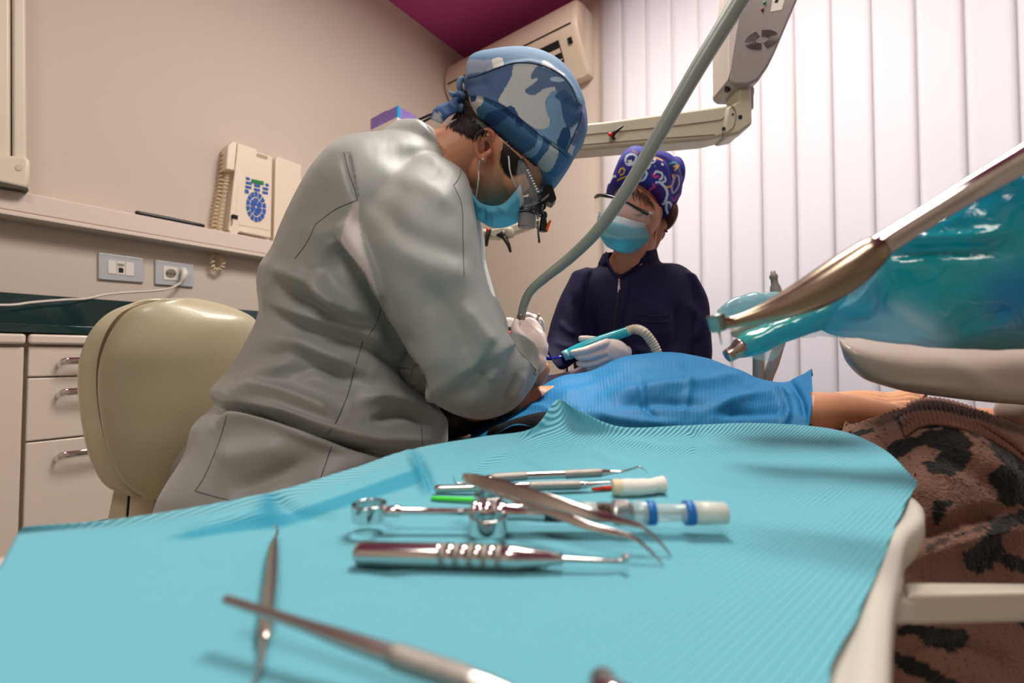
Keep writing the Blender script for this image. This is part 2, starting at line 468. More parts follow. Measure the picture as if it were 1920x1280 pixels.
# ------------------------------------------------------------ left wall furniture
XC = -1.80                                                 # plane of the cabinet fronts
z0 = Rx(60, 625, XC)[2]; z1 = Rx(60, 648, XC)[2]; z2 = Rx(60, 707.5, XC)[2]; z3 = Rx(60, 828, XC)[2]; z4 = Rx(300, 953, XC)[2]
yd = Rx(48, 700, XC)[1]
zf = 0.06
def cabinet(y0, y1, label, drawers):
    t = thing('base_cabinet', label, 'cabinet', (XC, (y0+y1)/2, 0))
    obj('carcass', box(XL, XC-.022, y0, y1, zf, z0-.001), LACQ, t, smooth=False)
    obj('plinth', box(XL, XC-.08, y0, y1, 0, zf), DARK, t, smooth=False)
    obj('top_rail', box(XC-.022, XC+.012, y0+.002, y1-.002, z1+.004, z0-.001), LACQ, t, bevel=.008)
    zs = [z1, z2, z3, z4, zf] if drawers else [z1-.002, zf]
    for k in range(len(zs)-1):
        g = .004
        d = obj('drawer' if drawers else 'door', box(XC-.021, XC, y0+g, y1-g, zs[k+1]+g/2, zs[k]-g/2), LACQ, t, bevel=.004)
        if drawers:
            ym = Rx(108, 700, XC)[1]+(y0-yd); zh = (Rx(130, 678, XC), Rx(130, 735, XC), Rx(130, 851, XC), Rx(130, 1100, XC))[k][2]
            pts = [(XC-.001, ym, zh-.004), (XC+.022, ym+.006, zh), (XC+.03, ym+.03, zh+.001), (XC+.03, ym+.10, zh+.001), (XC+.022, ym+.124, zh), (XC-.001, ym+.13, zh-.004)]
            v, f = tube3(pts, .0035, m=12, n=40, up=(0, 0, 1)); v = v.copy()
            v[:, 2] = zh+(v[:, 2]-zh)*2.9
            h = obj('handle', (v, f), CHROME, d)
cabinet(yd-.62, yd, 'cream lacquered cabinet with plain door left of the drawers', False)
cabinet(yd, yd+.62, 'cream lacquered drawer cabinet with chrome handles behind the stool', True)
cabinet(yd+.62, yd+1.24, 'cream lacquered drawer cabinet behind the dentist in grey', True)
zg = Rx(60, 608.5, XC)[2]
M_GLASS = mat('dark_green_glass', (10, 48, 50), 0.08, coat=.5, var=.25, varsc=6)
tag(obj('countertop', box(XL+.012, XC+.012, yd-.75, yd+1.25, z0+.002, zg), M_GLASS, smooth=False, bevel=.002), 'dark green glass countertop on the cream cabinets', 'countertop')
zb = Rx(250, 566, XL)[2]
tag(obj('backsplash', box(XL, XL+.010, yd-.75, yd+1.9, z0+.002, zb), M_GLASS, smooth=False), 'dark green glass backsplash on the left wall above the counter', 'backsplash')

# wall channel (shelf) on the left wall
zt = Rx(250, 400, XL+.08)[2]; zbm = Rx(250, 444, XL+.07)[2]
xs = XL+.08
pr = [(XL, zt), (xs-.004, zt), (xs, zt-.004), (xs, zbm+.022), (xs-.004, zbm+.019), (xs-.004, zbm+.016), (xs+.003, zbm+.013), (xs+.003, zbm+.004), (xs-.006, zbm-.002), (XL, zbm)]
M_SH = mat('shelf_lacquer', (222, 206, 194), 0.35)
tag(obj('wall_shelf', loft([[(a, yy, b) for a, b in pr] for yy in (-.7, 2.41)]), M_SH, auto=30), 'long cream wall shelf running below the telephone', 'shelf')

# black pen case on the shelf
P = [Rx(258+i, y, xs-.012) for i, y in ((0, 397), (20, 400), (60, 407), (100, 414), (122, 418))]
yy = [p[1] for p in P]
tag(obj('remote_control', join(tube3([(xs-.012, q, zt+.008) for q in (yy[0], (yy[0]+yy[-1])/2, yy[-1])], [.0085, .0095, .008], m=16, n=10)), BLACK), 'slim black remote lying on the wall shelf', 'remote')

# telephone
M_PH = mat('phone_plastic', (232, 216, 196), 0.4)
M_BLUE = mat('blue_keys', (20, 82, 170), 0.45)
XP = XL+.055
ph = thing('wall_telephone', 'cream wall telephone with blue keypad and coiled cord', 'telephone', (XL, Rx(470, 440, XL)[1], Rx(470, 440, XL)[2]))
def wq(pts, x0, x1):
    P = [Rx(a, b, x1) for a, b in pts]; Q = [p.copy() for p in P]
    for q in Q: q[0] = x0
    return prism(Q, P)
obj('body', wq([(446, 268), (480, 279), (482, 284), (511, 294), (508, 446), (428, 430)], XL, XP), M_PH, ph, bevel=.004)
obj('handset', wq([(437, 264), (445, 268), (440, 320), (424, 317), (428, 272)], XL+.01, XP+.03), M_PH, ph, bevel=.006)
obj('front_panel', wq([(462, 312), (478, 299), (508, 308), (506, 432), (441, 420), (446, 350)], XP-.002, XP+.002), M_PH, ph, bevel=.001)
obj('name_card', wq([(482, 287), (502, 293), (501, 299), (481, 293)], XP, XP+.0015), mat('card_grey', (178, 158, 130), .6), ph, smooth=False)
def key(cx, cy, w_, h_, slope=.2):
    return wq([(cx-w_/2, cy-h_/2-slope*w_/2), (cx+w_/2, cy-h_/2+slope*w_/2), (cx+w_/2, cy+h_/2+slope*w_/2), (cx-w_/2, cy+h_/2-slope*w_/2)], XP, XP+.005)
o = obj('display', key(483, 341, 23, 7), mat('green_display', (20, 128, 62), .3), ph, smooth=False)
for cx, cy, w_ in ((465, 334.5, 7), (467, 343, 11), (466, 350.5, 11), (463, 358.5, 7), (482.5, 348, 11), (482, 355.5, 11), (501, 346.5, 6), (498, 353.5, 10), (497.5, 361, 10)):
    obj('key', key(cx, cy, w_, 4.6 if w_ != 7 or cy < 350 else 7), M_BLUE, ph, smooth=False)
ks = []
c = (480.5, 387.5)
def ringk(a0, a1, r0, r1):
    g = []
    for a in np.linspace(a0, a1, 5): g.append((c[0]+r1*math.cos(a)*.66, c[1]+r1*math.sin(a)+r1*math.cos(a)*.12))
    for a in np.linspace(a1, a0, 5): g.append((c[0]+r0*math.cos(a)*.66, c[1]+r0*math.sin(a)+r0*math.cos(a)*.12))
    return wq(g, XP, XP+.005)
for k in range(14):
    a = k*2*math.pi/14+.06; obj('key', ringk(a, a+2*math.pi/14-.10, 19, 28), M_BLUE, ph, smooth=False)
for k in range(6):
    a = k*2*math.pi/6+.1; obj('key', ringk(a, a+2*math.pi/6-.16, 3, 16.5), M_BLUE, ph, smooth=False)
lever = wq([(438, 405), (446, 404), (451, 412), (447, 425), (452, 432), (443, 440), (432, 437), (428, 428), (436, 422)], XP, XP+.02)
obj('hook', lever, M_PH, ph, bevel=.004)
obj('hook_recess', wq([(437, 401), (447, 404), (446, 412), (438, 410)], XP-.001, XP+.0225), DARK, ph, bevel=.002)
def coil(path, R, turns, r, n):
    P = cr(np.array(path, float), n); T = np.gradient(P, axis=0); T /= np.linalg.norm(T, axis=1)[:, None]
    out = []
    for i in range(n):
        a = 2*math.pi*turns*i/n; N = np.array([1.0, 0, 0]); N = N-(N@T[i])*T[i]; N /= np.linalg.norm(N); B = np.cross(T[i], N)
        out.append(P[i]+R*(math.cos(a)*N+math.sin(a)*B))
    return tube3(out, r, m=8, n=n)
M_CORD = mat('coiled_cord', (222, 200, 160), 0.45)
obj('coiled_cord', join(coil([Rx(427, 318, XL+.045), Rx(422, 350, XL+.04), Rx(414, 395, XL+.035), Rx(410, 432, XL+.03)], .0095, 17, .0032, 420),
    coil([Rx(420, 290, XL+.035), Rx(414, 340, XL+.03), Rx(406, 385, XL+.03), Rx(400, 430, XL+.03)], .0095, 19, .0032, 460),
    coil([Rx(400, 470, XL+.02), Rx(398, 490, XL+.03), Rx(400, 503, XL+.03), Rx(409, 506, XL+.03), Rx(418, 498, XL+.03), Rx(416, 485, XL+.03), Rx(408, 478, XL+.02), Rx(408, 468, XL+.01)], .007, 13, .0030, 300)), M_CORD, ph)
# box next to the telephone
tag(obj('junction_box', wq([(517, 297), (521, 293), (565, 309), (566, 470), (513, 453)], XL, XL+.04), M_PH, bevel=.004), 'plain cream wall box right of the telephone', 'box')

# sockets
M_PLATE = mat('silver_plate', (196, 200, 204), 0.3, .35)
def socket(x, y, w_, h_, sl, label, kind):
    t = thing('wall_socket', label, 'socket', Rx(x, y, XL))
    def q(cx, cy, a, b, x0, x1): return wq([(cx-a/2, cy-b/2-sl*a/2), (cx+a/2, cy-b/2+sl*a/2), (cx+a/2, cy+b/2+sl*a/2*.6), (cx-a/2, cy+b/2-sl*a/2*.6)], x0, x1)
    obj('plate', q(x, y, w_, h_, XL, XL+.010), M_PLATE, t, bevel=.003)
    if kind == 0:
        for i, dx in enumerate((-16.5, 16.5)): obj('blank_module', q(x+dx, y+.12*dx, 15.5, 25, XL+.009, XL+.0125), WHITEP, t, bevel=.001)
        obj('jack_module', q(x, y, 15.5, 25, XL+.009, XL+.012), WHITEP, t, bevel=.001)
        obj('jack_opening', q(x, y+4, 9, 9, XL+.0121, XL+.013), DARK, t, smooth=False)
        obj('jack_window', q(x, y-6, 12, 5, XL+.0121, XL+.013), mat('smoked', (150, 145, 140), .3), t, smooth=False)
    else:
        obj('outlet_module', q(x-7, y-1, 27, 25, XL+.009, XL+.0125), WHITEP, t, bevel=.001)
        cc = [(x-6.5+10.5*math.cos(a), y-1+8.5*math.sin(a)) for a in np.linspace(0, 6.28, 20, endpoint=False)]
        obj('outlet_recess', wq(cc, XL+.0121, XL+.013), mat('recess_grey', (128, 118, 108), .6), t, smooth=False)
        for dx, dy in ((-6, 0), (0, .6), (6, 1.2)):
            obj('hole', wq([(x-6.5+dx+1.6*math.cos(a), y-1+dy+1.6*math.sin(a)) for a in np.linspace(0, 6.28, 10, endpoint=False)], XL+.0131, XL+.0136), DARK, t, smooth=False)
socket(227, 502.5, 85, 48, .13, 'grey wall plate with two blanks around a data jack', 0)
socket(327, 513.5, 72, 44, .13, 'grey wall socket with round outlet and plugged-in white lead', 1)
cab = thing('power_cord', 'cream power cord with plug sagging from the wall socket to the left', 'cord', Rx(345, 520, XL))
obj('plug', tube3([Rx(345, 506, XL+.012), Rx(346, 511, XL+.035), Rx(344, 520, XL+.04), Rx(339, 530, XL+.035)], [.010, .013, .010, .005], m=16), WHITEP, cab)
cp = [Rx(339, 530, XL+.035)]+[Rx(a, b, XL+.05+.0006*(340-a)) for a, b in ((320, 540), (290, 545), (240, 548), (200, 552), (160, 560), (120, 562), (60, 567), (30, 571), (0, 572), (-60, 570))]
obj('cord', tube3(cp, .0042, m=10, n=90), mat('cord_white', (216, 204, 192), .45), cab)

# x-ray wall arm at the far left
xr = thing('articulated_equipment', 'cream articulated wall arm rising from the left end of the shelf', 'equipment', Rx(20, 340, XL))
obj('base_housing', wq([(-60, 300), (-20, 292), (40, 290), (53, 293), (57, 300), (56, 340), (52, 354), (-60, 330)], XL, XL+.12), CREAM, xr, bevel=.012)
obj('cover', wq([(-70, 325), (52, 352), (54, 357), (-70, 338)], XL, XL+.122), mat('dark_trim', (60, 52, 38), .5), xr, smooth=False)
obj('upright', wq([(23, -60), (49, -60), (51, 300), (24, 300)], XL+.02, XL+.10), CREAM, xr, bevel=.008)
obj('upright', wq([(-40, -60), (21, -60), (21, 300), (-40, 300)], XL+.02, XL+.095), CREAM, xr, bevel=.010)
obj('button', wq([(36+7*math.cos(a), 314+6*math.sin(a)) for a in np.linspace(0, 6.28, 18, endpoint=False)], XL+.11, XL+.1225), mat('cream_dim', (200, 186, 164), .5), xr, bevel=.001)

# wall cabinet with glove boxes
xcw = -1.86; pc = Ry(745, 219, 1.5); ycw = Rx(745, 219, xcw)[1]; zcw = Rx(745, 219, xcw)[2]
tag(obj('wall_cabinet', box(XL, xcw, ycw, ycw+.42, zcw-.62, zcw), mat('cabinet_white', (232, 222, 212), .3), bevel=.003), 'white wall cabinet high on the left wall behind the dentist', 'cabinet')
gb = thing('glove_box', 'purple cardboard glove box with blue corner on top of the wall cabinet', 'box', (xcw-.1, ycw+.1, zcw))
M_PUR = mat('purple_print', (138, 112, 188), .5, var=.35, varsc=45)
a0 = Rx(748, 199, xcw-.01); zt2 = a0[2]
obj('box', box(xcw-.24, xcw-.012, ycw+.01, ycw+.14, zcw, zt2), M_PUR, gb, bevel=.001)
obj('corner_stripe', box(xcw-.022, xcw-.0115, ycw+.0095, ycw+.030, zcw+.0005, zt2+.0005), mat('cyan_print', (30, 150, 205), .5), gb, smooth=False)
obj('opening', box(xcw-.17, xcw-.08, ycw+.05, ycw+.1, zt2-.001, zt2+.0008), WHITEP, gb, smooth=False)
obj('lid_flap', slab([(xcw-.24, ycw+.01, zt2), (xcw-.10, ycw+.01, zt2), (xcw-.10, ycw+.012, zt2+.006), (xcw-.24, ycw+.012, zt2+.003)], (0, .002, 0)), mat('violet_print', (106, 84, 160), .5), gb, smooth=False)
# ------------------------------------------------------------ the dentist
M_SKIN = mat('skin', (206, 146, 112), 0.5, sss=0.12, bump=('noise', 420, 0.12, 0.0006), attr=True)
M_COAT = mat('grey_satin_cloth', (155, 160, 155), 0.48, spec=0.35, sheen=0.2, attr=True, bump=('noise', 900, 0.2, 0.0004))
M_SEAM = mat('dark_seam', (88, 92, 92), 0.8)
M_GLOVE = mat('latex_glove', (244, 226, 218), 0.45, sss=0.05, bump=('noise', 160, 0.2, 0.0008))
M_HAIR = mat('dark_hair', (34, 24, 20), 0.5, spec=0.4)
M_MASK = mat('mask_blue', (112, 196, 214), 0.85, bump=('noise', 700, 0.15, 0.0003), attr=True)
def add_translucent(m, fac):
    nt = m.node_tree; p = nt.nodes['Principled BSDF']; out = [n for n in nt.nodes if n.type == 'OUTPUT_MATERIAL'][0]
    t = nt.nodes.new('ShaderNodeBsdfTranslucent'); mx = nt.nodes.new('ShaderNodeMixShader'); mx.inputs[0].default_value = fac
    if p.inputs['Base Color'].is_linked: nt.links.new(p.inputs['Base Color'].links[0].from_socket, t.inputs[0])
    else: t.inputs[0].default_value = p.inputs['Base Color'].default_value
    nt.links.new(p.outputs[0], mx.inputs[1]); nt.links.new(t.outputs[0], mx.inputs[2]); nt.links.new(mx.outputs[0], out.inputs[0])
add_translucent(M_MASK, .55)
M_LOOP = mat('elastic_white', (232, 230, 228), 0.8)
M_CAMO = mat('camouflage_cotton', (90, 130, 170), 0.8, attr=True, bump=('noise', 500, 0.12, 0.0004))

dn = thing('person', 'dentist in grey coat, blue camouflage cap and loupes bending over the patient', 'person', W(600, 1000, .8)*np.array([1, 1, 0]))

# skin body: head, neck, trunk, arms: one surface
DH = 0.72
earn = []
def hp(px, py, lat): return W(px, py, DH-lat)          # a point of the head, lat metres towards the camera
body = [
    ellp(990, 222, DH, 98, 88, .072, 15),               # cranium
    ellp(925, 205, DH, 62, 72, .066, 0),
    ellp(965, 300, DH, 74, 66, .064, -20),              # face
    ellp(1012, 296, DH, 38, 44, .060, -35),             # forehead
    ellp(925, 335, DH, 52, 48, .055, -10),              # jaw
    ellp(903, 360, DH, 26, 24, .030),                   # chin
    ellp(1022, 330, DH, 20, 13, .045, 30),              # brow
    ellp(968, 338, DH-.036, 26, 30, .020, 10), ellp(968, 338, DH+.036, 26, 30, .020, 10),   # cheekbones
    tubep([(1004, 345, DH, 9), (1000, 368, DH, 9), (986, 388, DH, 11)], m=14),  # nose
    tubep([(950, 372, DH, 14), (952, 382, DH, 13)], m=14),                     # lips
    tubep([(925, 268, DH, 62), (880, 285, DH, 60), (835, 312, DH, 66), (790, 350, DH, 90)], m=28),
    silo([(720, 262, .76, 850, 335, .72, .10), (640, 340, .76, 860, 430, .74, .14), (580, 470, .76, 860, 560, .74, .12),
          (560, 590, .76, 830, 660, .74, .11), (500, 720, .76, 790, 780, .74, .13), (460, 860, .76, 760, 900, .74, .14)], n=24, m=32),
    tubep([(760, 350, .64, 60), (775, 440, .60, 50), (810, 560, .58, 46), (860, 690, .58, 42), (900, 705, .60, 34), (950, 690, .635, 24), (985, 668, .662, 18)], m=20),
    tubep([(780, 350, .86, 45), (830, 480, .90, 42), (880, 620, .88, 38), (930, 690, .86, 32), (968, 668, .82, 22)], m=20),
    tubep([(470, 850, .68, 90), (620, 930, .64, 85), (760, 960, .66, 75)], m=20),
    tubep([(500, 850, .86, 75), (650, 900, .90, 70), (800, 900, .92, 62)], m=20),
]
# ear on the near side
E = lambda x, y, l: hp(x, y, l)
body += [tube3([E(903, 302, .069), E(895, 288, .074), E(893, 266, .080), E(901, 248, .083), E(915, 244, .082), E(925, 252, .078), E(925, 264, .073)],
               [.0035, .0035, .0038, .0038, .0036, .0033, .003], m=12, n=30),
         tube3([E(903, 270, .072), E(907, 258, .075), E(916, 258, .073)], [.003, .0034, .003], m=10, n=14),
         ell(E(905, 297, .069), RT*.0068, UP*.008, FW*.0035), ell(E(908, 272, .066), RT*.013, UP*.020, FW*.004),
         tube3([E(921, 281, .068), E(917, 286, .072), E(909, 290, .071)], [.003, .0035, .003], m=10, n=12)]
bv, bf = remesh(join(*body), 0.0022, 4)
capline = [(870, 186), (905, 225), (935, 256), (970, 289), (1004, 313), (1042, 333), (1120, 330), (1120, 80), (840, 80), (840, 186)]
bv = under(bv, [(a, b-3) for a, b in capline], W(960, 250, DH), FW, .70)
B_body = bvh(bv, bf)
# shade inside the ear, put in as a dark skin-toned tube
obj('ear_hollow_shade', tube3([hit(B_body, 911, 266, .0003), hit(B_body, 914, 274, .0003), hit(B_body, 911, 281, .0003)], [.0018, .0032, .0022], m=10, n=8), mat('ear_shadow_skin', (120, 62, 44), .7), dn)
obj('earring', ell(hit(B_body, 905.5, 299, .002), RT*.0022, UP*.0022, FW*.002, 10, 12), CHROME, dn)

# coat: trunk and near sleeve
trunk = silo([(800, 240, .73, 868, 330, .72, .055, 2, 2.4), (730, 255, .74, 882, 368, .72, .10, 2, 2.6), (665, 276, .75, 893, 440, .72, .145, 2.2, 3),
              (612, 322, .75, 902, 510, .72, .165), (566, 390, .75, 905, 565, .72, .165), (530, 465, .75, 900, 615, .72, .16), (498, 522, .745, 884, 665, .72, .155),
              (502, 585, .74, 862, 700, .72, .15), (482, 640, .73, 843, 735, .71, .15), (448, 700, .72, 834, 772, .70, .15), (416, 738, .71, 836, 805, .69, .155),
              (424, 764, .70, 834, 835, .68, .155), (392, 802, .70, 830, 850, .66, .16), (383, 860, .69, 810, 930, .64, .165), (345, 950, .68, 770, 1010, .62, .17), (330, 1020, .68, 760, 1090, .62, .17)], n=90, m=72, dome=False)
sleeve = silo([(652, 318, .68, 760, 262, .70, .055), (636, 405, .63, 866, 318, .66, .085), (664, 482, .60, 890, 400, .64, .085), (700, 552, .585, 898, 470, .63, .082),
               (732, 612, .58, 910, 530, .625, .08), (757, 655, .575, 928, 580, .62, .078), (770, 700, .57, 945, 622, .62, .078), (800, 738, .57, 958, 648, .625, .076)], n=50, m=56)
fore = silo([(798, 735, .575, 930, 560, .63, .06), (850, 768, .58, 945, 600, .635, .068), (905, 781, .59, 952, 628, .64, .066), (960, 762, .61, 958, 646, .645, .058), (992, 728, .63, 972, 645, .655, .050), (1010, 692, .65, 990, 645, .665, .042)], n=40, m=48)
collar = silo([(738, 246, .73, 850, 322, .71, .066), (768, 232, .73, 864, 304, .71, .060), (796, 238, .73, 858, 300, .71, .058)], n=14, m=48)
farsl = tubep([(800, 400, .86, 80), (850, 500, .90, 62), (890, 610, .88, 52), (925, 680, .86, 44), (950, 680, .83, 36)], m=28)
gusset = silo([(650, 372, .62, 690, 380, .62, .03), (638, 440, .60, 720, 440, .60, .05), (668, 500, .59, 740, 500, .59, .05), (705, 556, .58, 745, 550, .58, .03)], n=16, m=24)
cv, cf = remesh(join(trunk, sleeve, fore, gusset, collar, farsl), 0.0026, 12)
FL = [
    # trunk wrinkles: ridges and valleys
    ([(500, 520), (560, 560), (640, 600), (760, 640)], 16, -.010), ([(500, 500), (570, 525), (650, 575), (700, 600)], 14, .008),
    ([(505, 585), (560, 610), (660, 640), (720, 665), (770, 690)], 13, -.010), ([(495, 560), (570, 590), (680, 622), (740, 650)], 12, .007),
    ([(510, 640), (560, 640), (620, 665), (700, 690)], 15, .008), ([(470, 665), (560, 670), (640, 700), (700, 720)], 13, -.006),
    ([(440, 720), (520, 690), (560, 650)], 16, .007), ([(425, 740), (500, 730), (590, 760), (640, 790)], 14, .009),
    ([(412, 765), (470, 770), (540, 790), (640, 825), (720, 845), (840, 850)], 9, -.016), ([(430, 752), (520, 770), (620, 808), (720, 828), (830, 822)], 10, .009),
    ([(400, 800), (440, 785), (500, 790), (600, 825), (700, 850)], 12, .010), ([(560, 560), (600, 520), (640, 470)], 22, -.008),
    ([(590, 500), (610, 550), (650, 590)], 14, .008), ([(560, 400), (600, 440), (640, 470)], 20, .006), ([(620, 330), (600, 390), (560, 430)], 20, -.006),
    ([(600, 440), (640, 425), (668, 395)], 10, .006), ([(540, 700), (600, 690), (660, 720)], 12, -.006), ([(700, 640), (760, 700), (800, 760)], 22, -.010),
    ([(660, 760), (720, 740), (790, 760), (830, 790)], 15, .008), ([(690, 790), (760, 775), (820, 800)], 10, -.008), ([(745, 700), (790, 730), (820, 745)], 12, .006),
    ([(400, 860), (470, 850), (560, 830)], 26, .006), ([(420, 920), (500, 900), (600, 850)], 20, -.006), ([(560, 930), (640, 880), (720, 850)], 22, .006),
    ([(880, 540), (800, 620), (760, 640)], 14, .0), 
    # sleeve
    ([(660, 380), (740, 470), (830, 510), (900, 525)], 24, .008), ([(690, 370), (770, 440), (850, 470), (890, 500)], 18, -.005), ([(700, 430), (760, 560), (800, 660), (850, 740)], 30, .006),
    ([(780, 520), (850, 600), (880, 700)], 26, -.006), ([(860, 560), (900, 620), (930, 650)], 16, .004), ([(925, 655), (905, 690), (900, 705)], 9, -.004), ([(945, 655), (925, 700), (918, 715)], 8, .003),
    ([(975, 700), (955, 735), (945, 750)], 8, -.004), ([(985, 690), (970, 730), (955, 755)], 7, .003), ([(790, 705), (850, 745), (930, 745)], 22, .006), ([(776, 690), (790, 715), (815, 735)], 6, -.006),
    ([(700, 300), (790, 300), (850, 330)], 22, -.006), ([(720, 270), (790, 280), (845, 315)], 14, .005), ([(730, 330), (800, 350), (860, 400)], 18, .005),
    ([(640, 292), (652, 335), (668, 372)], 4, -.003), ([(852, 350), (866, 420), (868, 500)], 6, -.004), ([(875, 380), (886, 450), (890, 510)], 8, .004),
]
# hidden line between sleeve and trunk
FL = [(a_, b_, c_*(1.6 if min(q[1] for q in a_) > 480 else .55)) for a_, b_, c_ in FL]
FL += [([(636, 452), (650, 476), (676, 505), (707, 560), (735, 615), (762, 665), (774, 700), (796, 728), (832, 758), (850, 775)], 16, -.030, 1),
       ([(405, 762), (440, 763), (500, 775), (600, 812), (700, 845), (780, 868), (850, 880)], 12, -.014, 1), ([(655, 285), (664, 330), (673, 378)], 9, -.004, 1),
       ([(500, 560), (570, 590), (650, 628), (740, 655)], 18, -.006), ([(508, 610), (560, 635), (660, 672), (720, 692)], 14, -.005)]
cv = folds(cv, cf, FL)
nn = vnormals(cv, cf); cv = cv+nn*(0.0010*noise3(cv, 26, 11)+0.0007*noise3(cv, 70, 12))[:, None]
B_coat = bvh(cv, cf)
bv = conform(bv, B_coat, lambda x, y: inpoly(x, y, [(790, 150), (800, 243), (862, 318), (884, 400), (900, 470), (1200, 470), (1200, 0), (790, 0)]) & (y < 470))
dbody = obj('body', (bv, bf), M_SKIN, dn); B_body = bvh(bv, bf)
paint(dbody, (206, 146, 112), [([(820, 212), (842, 226), (870, 246), (893, 262), (908, 240), (925, 240), (930, 180), (820, 170)], (132, 92, 68)), ([(830, 200), (846, 232), (872, 250), (896, 250), (915, 232), (915, 180), (830, 170)], (34, 24, 20)),
    ([(890, 250), (930, 240), (932, 262), (922, 300), (900, 306), (890, 280)], (214, 138, 108))], jit=4)
rim = [(946, 632, .642), (966, 624, .672), (992, 632, .700), (1010, 654, .705), (1017, 686, .680), (1008, 708, .652), (994, 704, .632), (984, 680, .624), (966, 650, .628)]
r1_ = cr(np.array([W(*q) for q in rim]), 60, True); c1_ = r1_.mean(0); ax_ = W(930, 715, .60)-c1_; ax_ /= np.linalg.norm(ax_)
nc_ = ax_+.75*FW; nc_ /= np.linalg.norm(nc_)
q_ = cv-c1_; s__ = q_@nc_-.004; kend = (s__ < 0) & (np.linalg.norm(q_, axis=1) < .075)
cf = [f_ for f_ in cf if not all(kend[i] for i in f_)]
used = np.zeros(len(cv), bool); used[np.unique(np.array([i for f_ in cf for i in f_]))] = True
mv_ = kend & used; cv[mv_] -= s__[mv_, None]*nc_
coat = obj('coat', (cv, cf), M_COAT, dn)
paint(coat, (157, 162, 157), [([(655, 395), (672, 380), (676, 440), (700, 520), (712, 562), (680, 505), (648, 470), (640, 448)], (196, 188, 186))])
B_coat = bvh(cv, cf)
seams = [[(645, 285), (655, 325), (664, 352), (670, 375)], [(670, 375), (630, 392), (592, 420)], [(592, 420), (575, 455), (553, 485)],
         [(862, 300), (864, 322), (858, 338), (850, 348)], [(852, 350), (866, 385), (868, 440), (870, 518)], [(714, 580), (706, 605), (692, 628)],
         [(680, 640), (665, 690), (650, 745), (625, 800), (612, 815)], [(625, 825), (612, 865), (600, 900)], [(425, 780), (410, 830), (385, 890), (366, 920)],
         [(366, 920), (400, 930), (440, 940)], [(790, 800), (792, 830), (796, 850)]]
seams_of(B_coat, seams, M_SEAM, dn, .00055, .0001)
# cuff opening
flap = patch([[W(947, 627, .640), W(972, 625, .645), W(995, 637, .645), W(1008, 654, .642), W(1011, 680, .636), W(1006, 704, .630)],
              [W(950, 634, .632), W(970, 640, .638), W(986, 654, .642), W(996, 668, .642), W(999, 686, .636), W(996, 702, .630)],
              [W(948, 642, .622), W(962, 652, .626), W(974, 668, .630), W(984, 684, .630), W(988, 696, .628), W(984, 706, .624)]], 14, 40)
fo_ = obj('cuff_flap', sheet(flap), M_COAT, dn, solid=.0016); paint(fo_, (157, 162, 157), [])
tab = patch([[W(944, 632, .618), W(958, 640, .618), W(970, 654, .618), W(978, 668, .620), W(984, 684, .622)], [W(936, 645, .610), W(950, 646, .609), W(962, 658, .610), W(968, 670, .612), W(970, 684, .614)]], 8, 30)
fo_ = obj('cuff_tab', sheet(tab), M_COAT, dn, solid=.0016); paint(fo_, (170, 174, 170), [])
bd_ = cv[mv_]; cc_ = bd_.mean(0); u_ = np.cross(nc_, ZZ); u_ /= np.linalg.norm(u_); w__ = np.cross(nc_, u_)
an_ = np.arctan2((bd_-cc_)@w__, (bd_-cc_)@u_); od_ = np.argsort(an_)[::max(1, len(an_)//30)]
obj('cuff', tube3(bd_[od_], .0016, m=8, n=120, closed=True), M_COAT, dn); paint(bpy.data.objects['cuff'], (157, 162, 157), [])

# scrub cap
cap = silo([(872, 168, DH, 882, 196, DH, .022, 2, 5), (880, 120, DH, 889.0, 240.0, DH, .060, 2, 6), (924, 106, DH, 923.0, 272.0, DH, .078, 2, 7), (984, 100, DH, 959.0, 306.0, DH, .083, 2, 7), (1036, 115, DH, 997.0, 331.0, DH, .082, 2, 7), (1072, 148, DH, 1021.0, 348.0, DH, .075, 2, 6), (1093, 192, DH, 1037.0, 349.0, DH, .064, 2, 4), (1099, 238, DH, 1061.0, 322.0, DH, .046, 2, 3), (1093, 268, DH, 1080, 292, DH, .022)], n=60, m=64)
kv, kf = remesh(cap, 0.0016, 8)
kv = folds(kv, kf, [([(885, 150), (925, 130), (985, 117), (1030, 127), (1065, 155), (1085, 195), (1095, 250), (1068, 290)], 5, .0022),
                    ([(878, 184), (905, 186), (945, 208), (1000, 252), (1050, 282), (1072, 300)], 4, -.0018), ([(880, 178), (905, 180), (950, 203), (1004, 246), (1056, 276)], 4, .0016),
                    ([(900, 120), (905, 150), (925, 200)], 12, -.002), ([(1060, 180), (1075, 200), (1095, 200)], 8, -.003), ([(870, 165), (895, 160), (930, 150)], 7, -.002),
                    ([(1040, 150), (1060, 200), (1060, 260)], 14, -.0015), ([(940, 140), (930, 180), (960, 215)], 12, .0015)])
capo = obj('scrub_cap', (kv, kf), M_CAMO, dn)
def q4(pts): return [(800+a/3.2, 80+b/3.2) for a, b in pts]
LG, WH, MB, SL, DB, LV = (196, 202, 204), (226, 228, 226), (120, 166, 202), (84, 112, 152), (28, 84, 134), (150, 164, 194)
